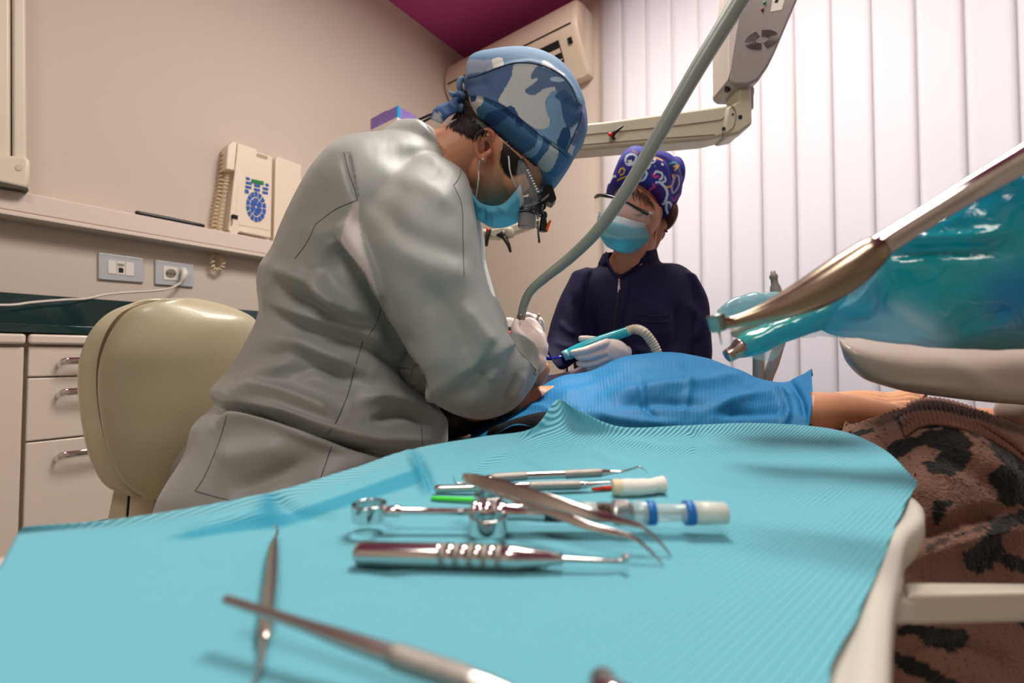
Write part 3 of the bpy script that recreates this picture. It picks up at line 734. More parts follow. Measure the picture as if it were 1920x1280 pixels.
camo = [
    (q4([(240, 110), (330, 100), (420, 90), (560, 68), (600, 70), (700, 100), (800, 150), (870, 230), (930, 350), (945, 420), (900, 400), (860, 300), (780, 200), (700, 150), (600, 125), (520, 130), (400, 160), (330, 190), (250, 230)]), (110, 148, 182)),
    (q4([(392, 100), (450, 90), (460, 140), (440, 165), (400, 170), (395, 130)]), WH), (q4([(245, 110), (330, 105), (390, 110), (385, 165), (300, 200), (240, 240)]), (158, 172, 196)),
    (q4([(700, 105), (740, 120), (770, 150), (830, 190), (800, 200), (740, 170), (690, 140)]), (214, 224, 232)),
    (q4([(240, 200), (340, 175), (440, 145), (520, 128), (515, 190), (480, 270), (440, 340), (400, 350), (330, 320), (260, 310)]), (78, 106, 150)),
    (q4([(530, 130), (660, 130), (640, 175), (625, 215), (665, 215), (650, 240), (600, 280), (610, 310), (660, 310), (680, 280), (760, 260), (770, 290), (720, 330), (715, 400), (740, 470), (720, 510), (670, 520), (600, 480), (520, 410), (470, 375), (430, 350), (460, 290), (510, 200)]), LG),
    (q4([(670, 140), (740, 160), (810, 190), (870, 260), (890, 330), (860, 350), (820, 300), (790, 290), (760, 265), (700, 280), (670, 300), (630, 312), (595, 300), (595, 280), (640, 245), (670, 215), (625, 210), (640, 170)]), SL),
    (q4([(745, 210), (790, 205), (830, 225), (800, 235), (750, 230)]), (166, 196, 220)),
    (q4([(760, 290), (800, 320), (810, 400), (830, 480), (840, 540), (800, 600), (760, 600), (700, 560), (660, 525), (720, 510), (745, 470), (715, 400), (725, 330)]), (118, 162, 198)),
    (q4([(770, 320), (830, 280), (880, 340), (930, 370), (930, 430), (900, 490), (850, 505), (825, 470), (810, 400), (800, 350)]), (52, 92, 138)),
    (q4([(930, 370), (960, 400), (955, 470), (930, 540), (900, 600), (870, 590), (900, 520), (925, 450)]), (102, 122, 172)),
    (q4([(815, 515), (850, 505), (865, 540), (850, 600), (830, 650), (790, 630), (780, 600), (800, 550)]), (24, 74, 124)),
    (q4([(860, 520), (910, 480), (900, 540), (865, 570)]), (170, 196, 220)), (q4([(860, 605), (890, 620), (870, 680), (840, 660)]), (206, 208, 218)),
    # band
    (q4([(232, 310), (340, 325), (420, 350), (530, 425), (640, 510), (760, 600), (870, 680), (830, 760), (770, 805), (660, 740), (560, 670), (440, 590), (330, 490), (250, 400), (215, 350)]), (60, 112, 160)),
    (q4([(270, 320), (340, 325), (330, 370), (300, 400), (310, 450), (290, 450), (250, 380), (240, 340)]), (206, 202, 196)), (q4([(260, 320), (300, 315), (295, 350), (265, 355)]), (34, 70, 124)),
    (q4([(340, 470), (370, 420), (440, 400), (480, 385), (520, 385), (560, 450), (580, 490), (550, 505), (520, 480), (500, 445), (440, 480), (420, 500), (360, 490)]), (22, 70, 124)),
    (q4([(415, 500), (460, 485), (510, 490), (520, 445), (535, 450), (540, 500), (620, 510), (665, 540), (660, 590), (620, 640), (560, 665), (480, 610), (420, 560)]), (56, 108, 150)),
    (q4([(670, 540), (695, 560), (690, 620), (650, 680), (600, 690), (575, 670), (630, 640), (660, 600)]), (128, 176, 210)),
    (q4([(745, 600), (790, 640), (780, 700), (740, 770), (700, 770), (665, 735), (690, 690), (730, 640)]), (186, 198, 204)),
]
paint(capo, (94, 136, 172), camo)
B_cap = bvh(kv, kf)
M_STI = mat('navy_stitch', (24, 40, 74), .8)
obj('piping', join(seam(B_cap, q4([(245, 215), (330, 190), (430, 150), (530, 122), (640, 125), (740, 155), (830, 215), (880, 290), (900, 350)]), .0008, .0002),
                   seam(B_cap, q4([(930, 370), (925, 450), (890, 540), (840, 655)]), .0008, .0002), seam(B_cap, q4([(340, 330), (440, 370), (540, 440), (660, 540), (760, 620), (850, 690)]), .0006, .0002)), M_STI, capo)
# cap knot and ties
kn = [tubep([(872, 185, .70, 5), (862, 180, .69, 9), (853, 178, .69, 5)], m=14), tubep([(868, 178, .70, 5), (861, 160, .69, 6), (866, 148, .69, 5), (874, 156, .695, 4), (874, 172, .70, 4)], m=12),
      tubep([(858, 186, .69, 6), (850, 195, .685, 8), (862, 203, .69, 7), (876, 192, .70, 6)], m=12), tubep([(853, 180, .69, 6), (846, 176, .685, 4), (842, 171, .685, 1.5)], m=10)]
tail = patch([[W(864, 187, .69), W(838, 192, .685), W(816, 203, .68), W(806, 223, .68)], [W(870, 205, .695), W(852, 212, .68), W(840, 219, .672), W(828, 232, .68)]], 5, 16)
ko = obj('cap_ties', join(*kn), M_CAMO, capo); paint(ko, (112, 146, 182), [([(845, 185), (860, 170), (870, 190), (858, 206)], (56, 90, 140))])
ko = obj('tie_tail', sheet(tail), M_CAMO, capo, solid=.0015); paint(ko, (44, 84, 140), [([(808, 218), (824, 210), (832, 232), (812, 232)], (186, 190, 200))])

# hair: cropped nape and a fringe before the ear
random.seed(3); hs = []
def strand(p, q, r, bend=0.0):
    a, b = hit(B_body, *p, .001), hit(B_body, *q, .0012); m_ = (a+b)/2-FW*(.001+bend)
    return tube3([a, m_, b], [r, r*.8, .0001], m=4, n=5)
for k in range(900):
    u = random.random(); x = 842+u*72+random.uniform(-4, 4); y = 188+u*58+random.random()*(42-u*22)
    if x > 897 and y > 246: continue
    hs.append(strand((x, y), (x-4+random.uniform(-3, 3), y+8+random.uniform(0, 6)), .0006))
for k in range(420):
    x = 944+random.random()*42; y = 262+(x-938)*.92+random.uniform(0, 8)
    L_ = max(9, 42-abs(x-958)*1.15+random.uniform(-7, 7))
    a_ = hit(B_body, x, y, .0012); m_ = hit(B_body, x-2, y+L_*.5, .0022); b_ = hit(B_body, x-3-random.uniform(0, 8), y+L_, .0012)
    hs.append(tube3([a_, m_, b_], [.0011, .0010, .0001], m=4, n=6))
obj('hair', join(*hs), M_HAIR, dn)

# face mask
eN = [(883, 353), (889, 367), (903, 381), (924, 386), (943, 382), (960, 366), (976, 345)]
pB = [(890, 402), (899, 413), (918, 424), (938, 427), (958, 422), (974, 412), (986, 392)]
rows = []
for (a, b), (c_, d_) in zip(eN, pB):
    lat = .050
    rows.append([W(a, b, DH-lat-.008), W(a*.66+c_*.34, b*.62+d_*.38, DH-lat-.004), W(a*.3+c_*.7, b*.22+d_*.78, DH-lat*.62), W(c_, d_, DH), W(a*.3+c_*.7, b*.22+d_*.78, DH+lat*.62), W(a, b, DH+lat+.006)])
MB_ = patch(rows, 60, 60); mv, mf = sheet(MB_)
mv = folds(mv, mf, [([(922, 388), (926, 424)], 4, .003), ([(932, 388), (945, 424)], 3, -.003), ([(940, 384), (962, 418)], 4, .0026), ([(908, 386), (908, 416)], 4, -.003), ([(896, 376), (897, 405)], 3, .0014), ([(950, 376), (972, 408)], 3, -.0012), ([(915, 388), (917, 420)], 3, .001)])
mo = obj('face_mask', (mv, mf), M_MASK, dn, solid=.0012)
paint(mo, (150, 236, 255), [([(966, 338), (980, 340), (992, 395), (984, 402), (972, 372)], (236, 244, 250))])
B_mask = bvh(mv, mf)
obj('ear_loop', join(tube3([hit(B_body, 899, 302, .002), hit(B_body, 897, 318, .004), W(897, 338, DH-.056), hit(B_mask, 898, 356, .001)], .0011, m=8, n=20),
    tube3([hit(B_body, 950, 262, .004), hit(B_body, 954, 296, .004), W(959, 330, DH-.062), hit(B_mask, 963, 350, .001)], .0011, m=8, n=20)), M_LOOP, mo)

# gloves
def handmesh(parts, vox=.0014):
    v, f = remesh(join(*parts), vox, 5); n = vnormals(v, f)
    return v+n*(0.0004*noise3(v, 180, 9))[:, None], f
rg = handmesh([ellp(998, 650, .672, 28, 36, .020, -18), ellp(1005, 678, .668, 20, 22, .018), ellp(985, 628, .680, 22, 18, .018, -20), ellp(1012, 640, .684, 14, 22, .016),
    tubep([(1010, 628, .690, 11), (1000, 608, .700, 10), (986, 604, .702, 9), (976, 616, .696, 8)]), tubep([(998, 622, .680, 11), (984, 610, .684, 9.5), (970, 610, .684, 8.5), (964, 622, .686, 7)]),
    tubep([(985, 640, .668, 12), (972, 628, .662, 10), (966, 616, .668, 8.5), (968, 604, .676, 7)]),
    tubep([(1016, 650, .692, 10), (1014, 632, .702, 9), (1004, 624, .708, 8)]), tubep([(1018, 662, .690, 9), (1020, 646, .70, 8), (1010, 640, .706, 7)])])
obj('glove', rg, M_GLOVE, dn)
lg = handmesh([ellp(975, 672, .815, 20, 22, .014)]+[tubep([(985, 660+k*9, .812, 7), (1000, 664+k*8, .806, 6.5), (1008, 674+k*6, .80, 6)]) for k in range(4)]+[tubep([(972, 655, .81, 7), (984, 646, .80, 6.5), (994, 648, .795, 6)])])
obj('glove', lg, M_GLOVE, dn)
# trousers
obj('trousers', remesh(join(tubep([(450, 900, .70, 115), (620, 960, .66, 105), (800, 960, .70, 90), (815, 1200, .74, 70)]), tubep([(480, 880, .86, 100), (650, 930, .90, 90), (800, 905, .95, 80), (810, 1120, .99, 60)])), .006, 6), mat('grey_trousers', (120, 118, 110), .7), dn)

# loupes with lamp
lp = thing('magnifying_loupes', 'black magnifying loupes with clear side shields, grey barrel and lamp on the dentist', 'loupes', W(990, 370, DH))
M_TEAL = mat('temple_green', (38, 58, 58), .3)
M_CLEAR = mat('clear_lens', (235, 240, 242), .06, alpha=.09, spec=.5, coat=.15)
dl = DH-.070
t0_, t1_ = W(972, 288, dl+.004), W(1012, 372, dl+.012)
nrm = -FW; wd = (RT*.8+UP*.35); wd /= np.linalg.norm(wd)
tq = [W(974, 296, dl), W(982, 297, dl), W(1003, 340, dl+.004), W(1017, 374, dl+.010), W(1006, 380, dl+.010), W(994, 348, dl+.004)]
obj('temple', slab(tq, FW*.003), M_TEAL, lp, bevel=.0006)
obj('print', join(*[slab([W(987+i*2.4, 318+i*5, dl-.0002), W(991+i*2.4, 317+i*5, dl-.0002), W(992+i*2.4, 320+i*5, dl-.0002), W(988+i*2.4, 321+i*5, dl-.0002)], FW*.0004) for i in range(9)]), mat('white_print', (220, 222, 222), .5), lp, smooth=False)
sh = patch([[W(972, 300, dl), W(969, 330, dl-.002), W(972, 360, dl-.002), W(975, 384, dl+.004)], [W(985, 308, dl-.003), W(988, 335, dl-.007), W(990, 362, dl-.007), W(990, 386, dl)],
            [W(1000, 340, dl), W(1004, 352, dl-.002), W(1008, 366, dl-.002), W(1010, 380, dl+.006)]], 10, 16)
obj('side_shield', sheet(sh), M_CLEAR, lp, solid=.0008)
obj('shield_rim', tube3([W(974, 384, dl+.004), W(990, 386, dl), W(1010, 380, dl+.006)], .0007, m=6), M_CLEAR, lp)
lens = patch([[W(1012, 374, dl+.01), W(1022, 366, DH-.04), W(1026, 362, DH), W(1022, 366, DH+.04), W(1012, 374, DH+.06)],
              [W(978, 388, dl+.006), W(990, 398, DH-.04), W(994, 400, DH), W(990, 398, DH+.04), W(978, 388, DH+.06)]], 6, 24)
obj('front_lens', sheet(lens), M_CLEAR, lp, solid=.001)
obj('nose_bar', tube3([W(1012, 376, dl+.01), W(1024, 368, DH-.04), W(1028, 364, DH), W(1024, 368, DH+.04), W(1012, 376, DH+.06)], .003, m=10), BLACK, lp)
bd = DH-.032
for s_ in (-1, 1):
    dd = DH+s_*.032; ox = 0 if s_ < 0 else 6
    obj('barrel_tube', revolve(W(990+ox, 372, dd), W(987+ox, 402, dd), [(0, .008), (.5, .008), (.5, .0105), (.68, .0105), (.72, .0125), (1, .0125)]), BLACK, lp)
    obj('barrel', revolve(W(987+ox, 396, dd), W(985+ox, 427, dd), [(0, .0118), (.06, .0124), (.10, .0124), (.12, .0119), (.9, .0116), (.98, .0110), (1, .009), (1, .007)]), mat('barrel_grey', (158, 150, 146), .4), lp)
obj('lamp_housing', slab([W(1017, 352, DH-.014), W(1036, 347, DH-.014), W(1044, 372, DH-.014), W(1036, 381, DH-.014), W(1024, 376, DH-.014)], FW*.028), BLACK, lp, bevel=.002)
obj('bridge_block', slab([W(1002, 368, DH-.02), W(1020, 356, DH-.02), W(1028, 376, DH-.02), W(1014, 390, DH-.02), W(1000, 386, DH-.02)], FW*.03), BLACK, lp, bevel=.002)
dq = DH-.02
obj('hinge', join(tube3([W(1022, 382, dq), W(1021, 390, dq), W(1013, 396, dq)], .0018, m=8), tube3([W(1013, 388, dq), W(1012, 402, dq)], .0022, m=10), tube3([W(1012, 403, dq), W(1019, 398, dq)], .0018, m=8),
    revolve(W(1018, 385, dq-.004), W(1018, 385, dq+.002), [(0, .0005), (0, .0026), (1, .0026), (1, .0005)], 16), revolve(W(1013, 404, dq-.004), W(1013, 404, dq+.002), [(0, .0005), (0, .0026), (1, .0026), (1, .0005)], 16)), BLACK, lp)
obj('hinge_pin', join(revolve(W(1018, 385, dq-.0048), W(1018, 385, dq-.003), [(0, .0002), (0, .0011), (1, .0011)], 12), revolve(W(1013, 404, dq-.0048), W(1013, 404, dq-.003), [(0, .0002), (0, .0011), (1, .0011)], 12)), CHROME, lp)
obj('headlight', revolve(W(1020, 397, dq), W(1018, 434, dq), [(0, .0035), (.12, .0055), (.26, .0055), (.27, .0045), (.35, .0047), (.95, .0068), (1, .006), (1, .002)]), BLACK, lp)
obj('filter_flap', slab([W(1023, 430, dq-.006), W(1026, 418, dq-.006), W(1032, 411, dq-.006), W(1034, 414, dq-.006), W(1030, 424, dq-.006), W(1027, 434, dq-.006)], FW*.006), mat('orange_filter', (255, 96, 20), .35), lp, smooth=False, bevel=.0006)
obj('cable', join(tube3([W(832, 206, .70), W(800, 218, .72), (W(765, 234, .745)), W(735, 250, .77), W(690, 268, .86), W(640, 290, .91), W(612, 322, .88), W(592, 346, .87), W(570, 362, .88), W(556, 374, .87), W(551, 388, .86), W(558, 400, .87)], .0018, m=10, n=80),
    tube3([W(832, 209, .705), W(802, 224, .725), (W(772, 240, .75)), W(748, 251, .775)], .0018, m=10, n=30)), BLACK, lp)
# ------------------------------------------------------------ the assistant
M_NAVY = mat('navy_cloth', (20, 17, 54), 0.8, spec=.25, bump=('noise', 300, 0.12, 0.0004))
asn = thing('person', 'assistant in navy jacket, patterned cap, goggles and blue mask holding the suction', 'person', W(1200, 900, 1.2)*np.array([1, 1, 0]))
DA = 1.07
ab = [ellp(1212, 350, DA, 60, 60, .080), ellp(1190, 400, DA-.01, 50, 58, .068, 12), ellp(1178, 448, DA-.015, 34, 30, .045, 10), ellp(1168, 420, DA-.075, 8, 12, .020),
      ellp(1243, 424, DA-.005, 8, 17, .010, 15), ellp(1152, 385, DA-.055, 10, 6, .01), ellp(1198, 391, DA-.063, 14, 7, .01),
      tubep([(1205, 430, DA+.01, 34), (1186, 478, DA+.018, 36), (1172, 524, DA+.018, 46)], m=24),
      silo([(1120, 505, 1.12, 1250, 500, 1.12, .05), (1080, 540, 1.12, 1285, 535, 1.12, .08), (1090, 640, 1.1, 1285, 640, 1.1, .09), (1095, 800, 1.1, 1290, 800, 1.1, .1), (1090, 900, 1.1, 1300, 900, 1.1, .12)], n=18),
      tubep([(1085, 545, 1.10, 32), (1060, 610, 1.06, 28), (1052, 645, 1.02, 14)], m=16),
      tubep([(1285, 545, 1.12, 34), (1300, 620, 1.10, 30), (1295, 690, 1.06, 26), (1245, 692, 1.02, 20), (1172, 662, .965, 13)], m=16)]
av, af = remesh(join(*ab), .003, 4)
av = under(av, [(1100, 354), (1140, 351), (1165, 346), (1190, 347), (1215, 364), (1240, 388), (1256, 408), (1300, 400), (1300, 250), (1100, 250)], W(1205, 350, DA), FW, .76)
B_as = bvh(av, af)
jk = [silo([(1128, 500, 1.10, 1232, 490, 1.10, .052), (1092, 508, 1.11, 1272, 496, 1.11, .075), (1068, 528, 1.11, 1300, 518, 1.11, .09), (1062, 570, 1.11, 1306, 565, 1.11, .105), (1070, 640, 1.10, 1300, 640, 1.10, .11), (1080, 740, 1.09, 1300, 740, 1.09, .115), (1080, 880, 1.08, 1300, 880, 1.08, .13)], n=40, m=48),
      silo([(1122, 496, 1.085, 1236, 488, 1.10, .055), (1132, 474, 1.085, 1230, 464, 1.10, .050)], n=8, m=40, dome=False),
      silo([(1075, 512, 1.10, 1110, 508, 1.10, .05), (1050, 560, 1.09, 1105, 580, 1.08, .06), (1034, 600, 1.07, 1100, 625, 1.05, .055), (1024, 640, 1.03, 1085, 668, 1.01, .05), (1022, 660, .98, 1060, 690, .97, .045), (1017, 640, .93, 1045, 690, .92, .035), (1006, 626, .875, 1028, 662, .875, .026)], n=36, m=36),
      silo([(1262, 505, 1.10, 1302, 514, 1.10, .05), (1262, 560, 1.11, 1320, 555, 1.11, .06), (1266, 620, 1.10, 1326, 610, 1.10, .06), (1262, 690, 1.08, 1328, 680, 1.08, .058), (1240, 700, 1.05, 1300, 740, 1.05, .05)], n=30, m=36),
      tubep([(1280, 700, 1.05, 36), (1240, 690, 1.02, 32), (1205, 674, .99, 25), (1182, 664, .97, 19)], m=28)]
jv, jf = remesh(join(*jk), .0036, 8)
jv = folds(jv, jf, [([(1100, 560), (1110, 640), (1105, 700)], 12, -.006), ([(1068, 540), (1085, 600), (1080, 650)], 10, -.006), ([(1265, 560), (1272, 620), (1262, 670)], 9, -.008), ([(1045, 600), (1065, 620), (1090, 625)], 7, .005),
    ([(1035, 640), (1060, 650), (1080, 650)], 6, .005), ([(1285, 560), (1310, 600), (1300, 650)], 10, .006), ([(1200, 560), (1240, 600), (1250, 650)], 16, .005), ([(1120, 530), (1140, 600), (1150, 660)], 14, .004),
    ([(1185, 505), (1180, 560), (1160, 640)], 4, -.003), ([(1200, 650), (1230, 670), (1260, 672)], 5, .004), ([(1190, 655), (1215, 680)], 4, -.004)])
nn = vnormals(jv, jf); jv = jv+nn*(0.0022*noise3(jv, 24, 21))[:, None]
VN = [(1139, 470), (1141, 492), (1150, 508), (1161, 518), (1176, 511), (1196, 494), (1212, 478), (1214, 462)]
x_, y_, d_ = proj(jv); kin = inpoly(x_, y_, VN) & (d_ < 1.09)
B_j = bvh(jv, jf); jf = [f_ for f_ in jf if not all(kin[i] for i in f_)]
av = conform(av, B_j, lambda x, y: ((y < 500) & (x > 1130) & (x < 1232)) | inpoly(x, y, [(a_, b_+4) for a_, b_ in VN]))
abody = obj('body', (av, af), M_SKIN, asn); B_as = bvh(av, af); paint(abody, (196, 134, 108), [])
obj('jacket', (jv, jf), M_NAVY, asn)
obj('collar_edge', tube3([hit(B_j, a_, b_, .0015) for a_, b_ in ((1137, 474), (1140, 492), (1149, 509), (1160, 520), (1176, 512), (1198, 495), (1216, 477))], .0028, m=8, n=50), M_NAVY, asn)
M_NSEAM = mat('navy_seam', (12, 12, 36), .8)
seams_of(B_j, [[(1102, 508), (1098, 560), (1100, 610)], [(1276, 505), (1262, 560), (1258, 610)], [(1160, 538), (1150, 600), (1142, 650)], [(1166, 538), (1158, 600), (1150, 650)],
     [(1190, 588), (1225, 592), (1254, 590)], [(1188, 600), (1225, 604), (1253, 602)], [(1128, 500), (1150, 512), (1162, 516)], [(1162, 516), (1200, 500), (1232, 488)]], M_NSEAM, asn, .001, .0003)
zp = hit(B_j, 1160, 524, .004)
zo = obj('zip', join(tube3([zp, hit(B_j, 1159, 548, .004)], .0016, m=8, n=6)), STEEL2, asn)
obj('zip_pull', join(tube3([zp+UP*.001-FW*.003, zp-UP*.010-FW*.004, zp-UP*.016+RT*-.001-FW*.004], [.002, .003, .0022], m=10), tube3([zp-UP*.016-FW*.004, zp-UP*.022-FW*.004], [.003, .0034], m=10)), STEEL, zo)
obj('zip_line', seam(B_j, [(1160, 545), (1153, 600), (1146, 650)], .0014, .0006), mat('zip_tape', (30, 28, 30), .6), zo)
# neck opening shows skin through the V
vn = [hit(B_j, 1133, 494, .002), hit(B_j, 1156, 520, .003), hit(B_j, 1172, 514, .003), hit(B_j, 1208, 484, .004), W(1200, 470, DA-.02), W(1150, 478, DA-.02)]
# cap
ac_ = silo([(1151, 322, DA, 1140, 356, DA, .045, 2, 4), (1164, 298, DA, 1155.0, 361.0, DA, .070, 2, 5), (1188, 281, DA, 1187.0, 359.0, DA, .086, 2, 6), (1222, 288, DA, 1215.0, 377.0, DA, .090, 2, 6), (1252, 292, DA, 1235.0, 399.0, DA, .084, 2, 5), (1270, 308, DA, 1247.0, 414.0, DA, .068, 2, 4), (1279, 340, DA, 1262, 398, DA, .045)], n=40, m=48)
ac2 = ellp(1262, 330, DA+.02, 18, 34, .05, 0)
xv, xf = remesh(join(ac_, ac2), .0019, 6)
xv = folds(xv, xf, [([(1215, 290), (1250, 300), (1262, 340), (1258, 395)], 4, -.004), ([(1145, 335), (1190, 325), (1240, 350)], 5, -.0015), ([(1260, 300), (1272, 330)], 5, .003)])
cp_ = obj('scrub_cap', (xv, xf), M_CAMO, asn)
def q7(pts): return [(1100+a/5.82, 270+b/5.82) for a, b in pts]
def stroke(pts, w_):
    P = cr(np.array(q7(pts), float), max(12, len(pts)*5)); T = np.gradient(P, axis=0); T /= np.linalg.norm(T, axis=1)[:, None]+1e-9
    N = np.c_[-T[:, 1], T[:, 0]]*w_/2; return [tuple(p) for p in np.vstack([P+N, (P-N)[::-1]])]
WB, PK, YL, VI, GR = (206, 222, 240), (214, 60, 130), (222, 178, 40), (88, 30, 130), (60, 210, 110)
ash = []
for pts, w_, c in [([(420, 190), (440, 130), (500, 110), (540, 140), (520, 200), (470, 230), (420, 200)], 3, WB), ([(350, 320), (370, 270), (410, 270), (405, 320), (360, 340)], 1.8, YL), ([(240, 430), (280, 360), (320, 350)], 3, WB), ([(330, 400), (390, 370), (440, 350)], 2, YL),
    ([(600, 250), (640, 215), (690, 225), (670, 260), (620, 270)], 3, WB), ([(590, 310), (640, 300), (655, 330), (620, 390), (570, 400), (540, 360)], 3, WB), ([(640, 170), (740, 165), (730, 200), (680, 200)], 2.5, WB), ([(540, 370), (560, 400), (540, 450)], 3.2, WB),
    ([(500, 400), (520, 430), (500, 460)], 2.5, YL), ([(730, 330), (760, 300), (820, 320), (820, 370), (790, 390)], 2.6, WB), ([(850, 350), (860, 400), (820, 420)], 2.4, WB), ([(720, 320), (740, 360), (790, 350)], 2.6, PK), ([(750, 420), (800, 420), (860, 480), (880, 550), (850, 640), (820, 660)], 3, WB),
    ([(720, 430), (740, 460), (690, 500), (680, 560)], 2.6, PK), ([(700, 560), (760, 640), (820, 660)], 1.6, VI), ([(610, 520), (650, 510), (690, 540)], 2.2, WB), ([(940, 330), (950, 400), (920, 460), (870, 470)], 2.2, YL), ([(960, 340), (1000, 350), (1010, 430), (980, 500), (940, 530), (930, 460), (955, 380), (970, 345)], 2.2, (180, 170, 200)),
    ([(950, 250), (1000, 230), (960, 290)], 2.4, YL), ([(900, 220), (960, 200), (1000, 230)], 1.8, (60, 150, 130)), ([(860, 640), (910, 640), (930, 700), (900, 760), (870, 720), (870, 650)], 3, WB), ([(740, 235), (755, 245)], 1.6, GR), ([(930, 580), (950, 620), (980, 580), (1000, 540)], 1.8, (170, 60, 140)),
    ([(640, 130), (760, 150), (830, 180)], 2.2, (200, 150, 90)), ([(500, 75), (540, 90), (560, 110)], 2.2, (150, 90, 110)), ([(470, 170), (480, 215)], 5, (226, 224, 226)), ([(640, 230), (680, 240)], 5, (232, 226, 214))]:
    ash.append((stroke(pts, w_*1.5), c))
ash.insert(0, (q7([(740, 470), (800, 450), (860, 540), (830, 640), (760, 600), (700, 560)]), (66, 22, 110)))
ash.append((q7([(812, 210), (830, 205), (843, 220), (835, 237), (815, 235)]), (235, 238, 244)))
paint(cp_, (40, 44, 140), ash, smooth_poly=False)
# hair
hs = []
random.seed(5)
for (a, b, c, d) in [(1182, 352, 1186, 372), (1178, 350, 1180, 366), (1188, 354, 1192, 378), (1196, 358, 1206, 382), (1200, 360, 1214, 384), (1205, 362, 1220, 386), (1210, 366, 1226, 388), (1192, 356, 1198, 374), (1216, 372, 1230, 392)]:
    for k in range(4):
        dx, dy = random.uniform(-4, 4), random.uniform(-3, 3); a_, b_ = hit(B_as, a+dx, b+dy, .001), hit(B_as, c+dx, d+dy, .004)
        hs.append(tube3([a_, (a_+b_)/2-FW*.004, b_], [.0008, .0007, .0002], m=5, n=6))
M_BH = mat('brown_hair', (84, 46, 32), .5)
obj('hair', join(*hs), M_BH, asn); obj('back_hair', ellp(1250, 405, DA+.015, 14, 26, .06), M_BH, asn); obj('hair_bun', ellp(1232, 440, DA+.03, 12, 14, .04), M_BH, asn)
# eyes
M_EYE = mat('eye_dark', (44, 26, 24), .3)
for x, y in ((1198, 400), (1150, 392)): obj('eye', tube3([hit(B_as, x-9, y+1, .0008), hit(B_as, x, y+3, .001), hit(B_as, x+10, y-1, .0008)], [.0008, .0024, .0006], m=8, n=12), M_EYE, asn)
# mask
rows = [[W(1124, 396, DA-.035), W(1142, 400, DA-.075), W(1168, 408, DA-.105), W(1196, 416, DA-.085), W(1220, 419, DA-.045), W(1232, 412, DA-.02)],
        [W(1120, 414, DA-.035), W(1138, 418, DA-.085), W(1164, 426, DA-.112), W(1192, 432, DA-.095), W(1214, 434, DA-.050), W(1226, 428, DA-.02)],
        [W(1124, 440, DA-.035), W(1140, 446, DA-.085), W(1165, 452, DA-.105), W(1190, 454, DA-.090), W(1211, 450, DA-.050), W(1220, 444, DA-.02)],
        [W(1138, 462, DA-.035), W(1150, 468, DA-.075), W(1168, 474, DA-.085), W(1186, 473, DA-.075), W(1204, 462, DA-.045), W(1212, 454, DA-.02)]]
mv, mf = sheet(patch(rows, 40, 50))
mv = folds(mv, mf, [([(1120, 436), (1160, 450), (1212, 448)], 2.5, -.002), ([(1122, 428), (1160, 444), (1213, 444)], 2.5, .002), ([(1130, 454), (1165, 464), (1206, 458)], 2.2, -.0016)])
mo = obj('face_mask', (mv, mf), M_MASK, asn, solid=.0012)
paint(mo, (120, 206, 222), [([(1110, 385), (1240, 400), (1240, 446), (1212, 446), (1150, 446), (1120, 434)], (166, 218, 228)), ([(1116, 385), (1240, 400), (1232, 426), (1214, 428), (1170, 420), (1118, 402)], (214, 222, 228))])
obj('ear_loop', tube3([W(1222, 420, DA-.045), W(1232, 412, DA-.03), W(1240, 408, DA-.02)], .0012, m=6), M_LOOP, mo)
# necklace stud
obj('necklace', ell(hit(B_as, 1141, 484, .002), RT*.003, UP*.003, FW*.003, 8, 10), STEEL, asn)
# gloves
lh = handmesh([ellp(1150, 658, .955, 32, 24, .018, 18), ellp(1172, 664, .962, 16, 17, .016),
    tubep([(1138, 642, .948, 8), (1116, 650, .935, 7.5), (1092, 658, .93, 7), (1074, 661, .935, 6)]),
    tubep([(1134, 660, .945, 8), (1110, 667, .935, 7.2), (1090, 670, .935, 6.5), (1083, 669, .94, 5.5)]),
    tubep([(1136, 672, .950, 8), (1112, 681, .942, 7), (1094, 683, .942, 6.3), (1085, 681, .945, 5.4)]),
    tubep([(1138, 680, .955, 7), (1118, 688, .95, 6.2), (1104, 690, .95, 5.4)]),
    tubep([(1145, 646, .965, 9), (1124, 640, .975, 8), (1104, 636, .972, 7), (1090, 635, .968, 6.4)])])
obj('glove', lh, M_GLOVE, asn)
rh = handmesh([ellp(1002, 620, .845, 16, 20, .016, -10), ellp(1012, 630, .86, 10, 14, .014),
    tubep([(1002, 608, .84, 8), (994, 594, .832, 7.2), (984, 592, .828, 6.6), (976, 600, .826, 6)]), tubep([(1008, 608, .842, 8), (1002, 596, .84, 7), (992, 596, .846, 6.5), (986, 606, .846, 6)]),
    tubep([(994, 620, .835, 7.5), (984, 610, .825, 7), (978, 612, .822, 6)]), tubep([(994, 628, .84, 7.5), (982, 624, .83, 6.5), (976, 630, .828, 5.6)]), tubep([(1014, 616, .85, 8), (1012, 602, .845, 7), (1004, 598, .842, 6)])])
obj('glove', rh, M_GLOVE, asn)
# trousers and stool are hidden behind the patient: keep the figure whole
obj('trousers', remesh(join(tubep([(1200, 880, 1.1, 100), (1120, 960, .98, 60), (1110, 1120, .98, 45), (1110, 1290, .98, 40)]), tubep([(1220, 880, 1.1, 100), (1290, 960, 1.0, 60), (1290, 1120, 1.0, 45), (1290, 1290, 1.0, 40)])), .008, 6), M_NAVY, asn)

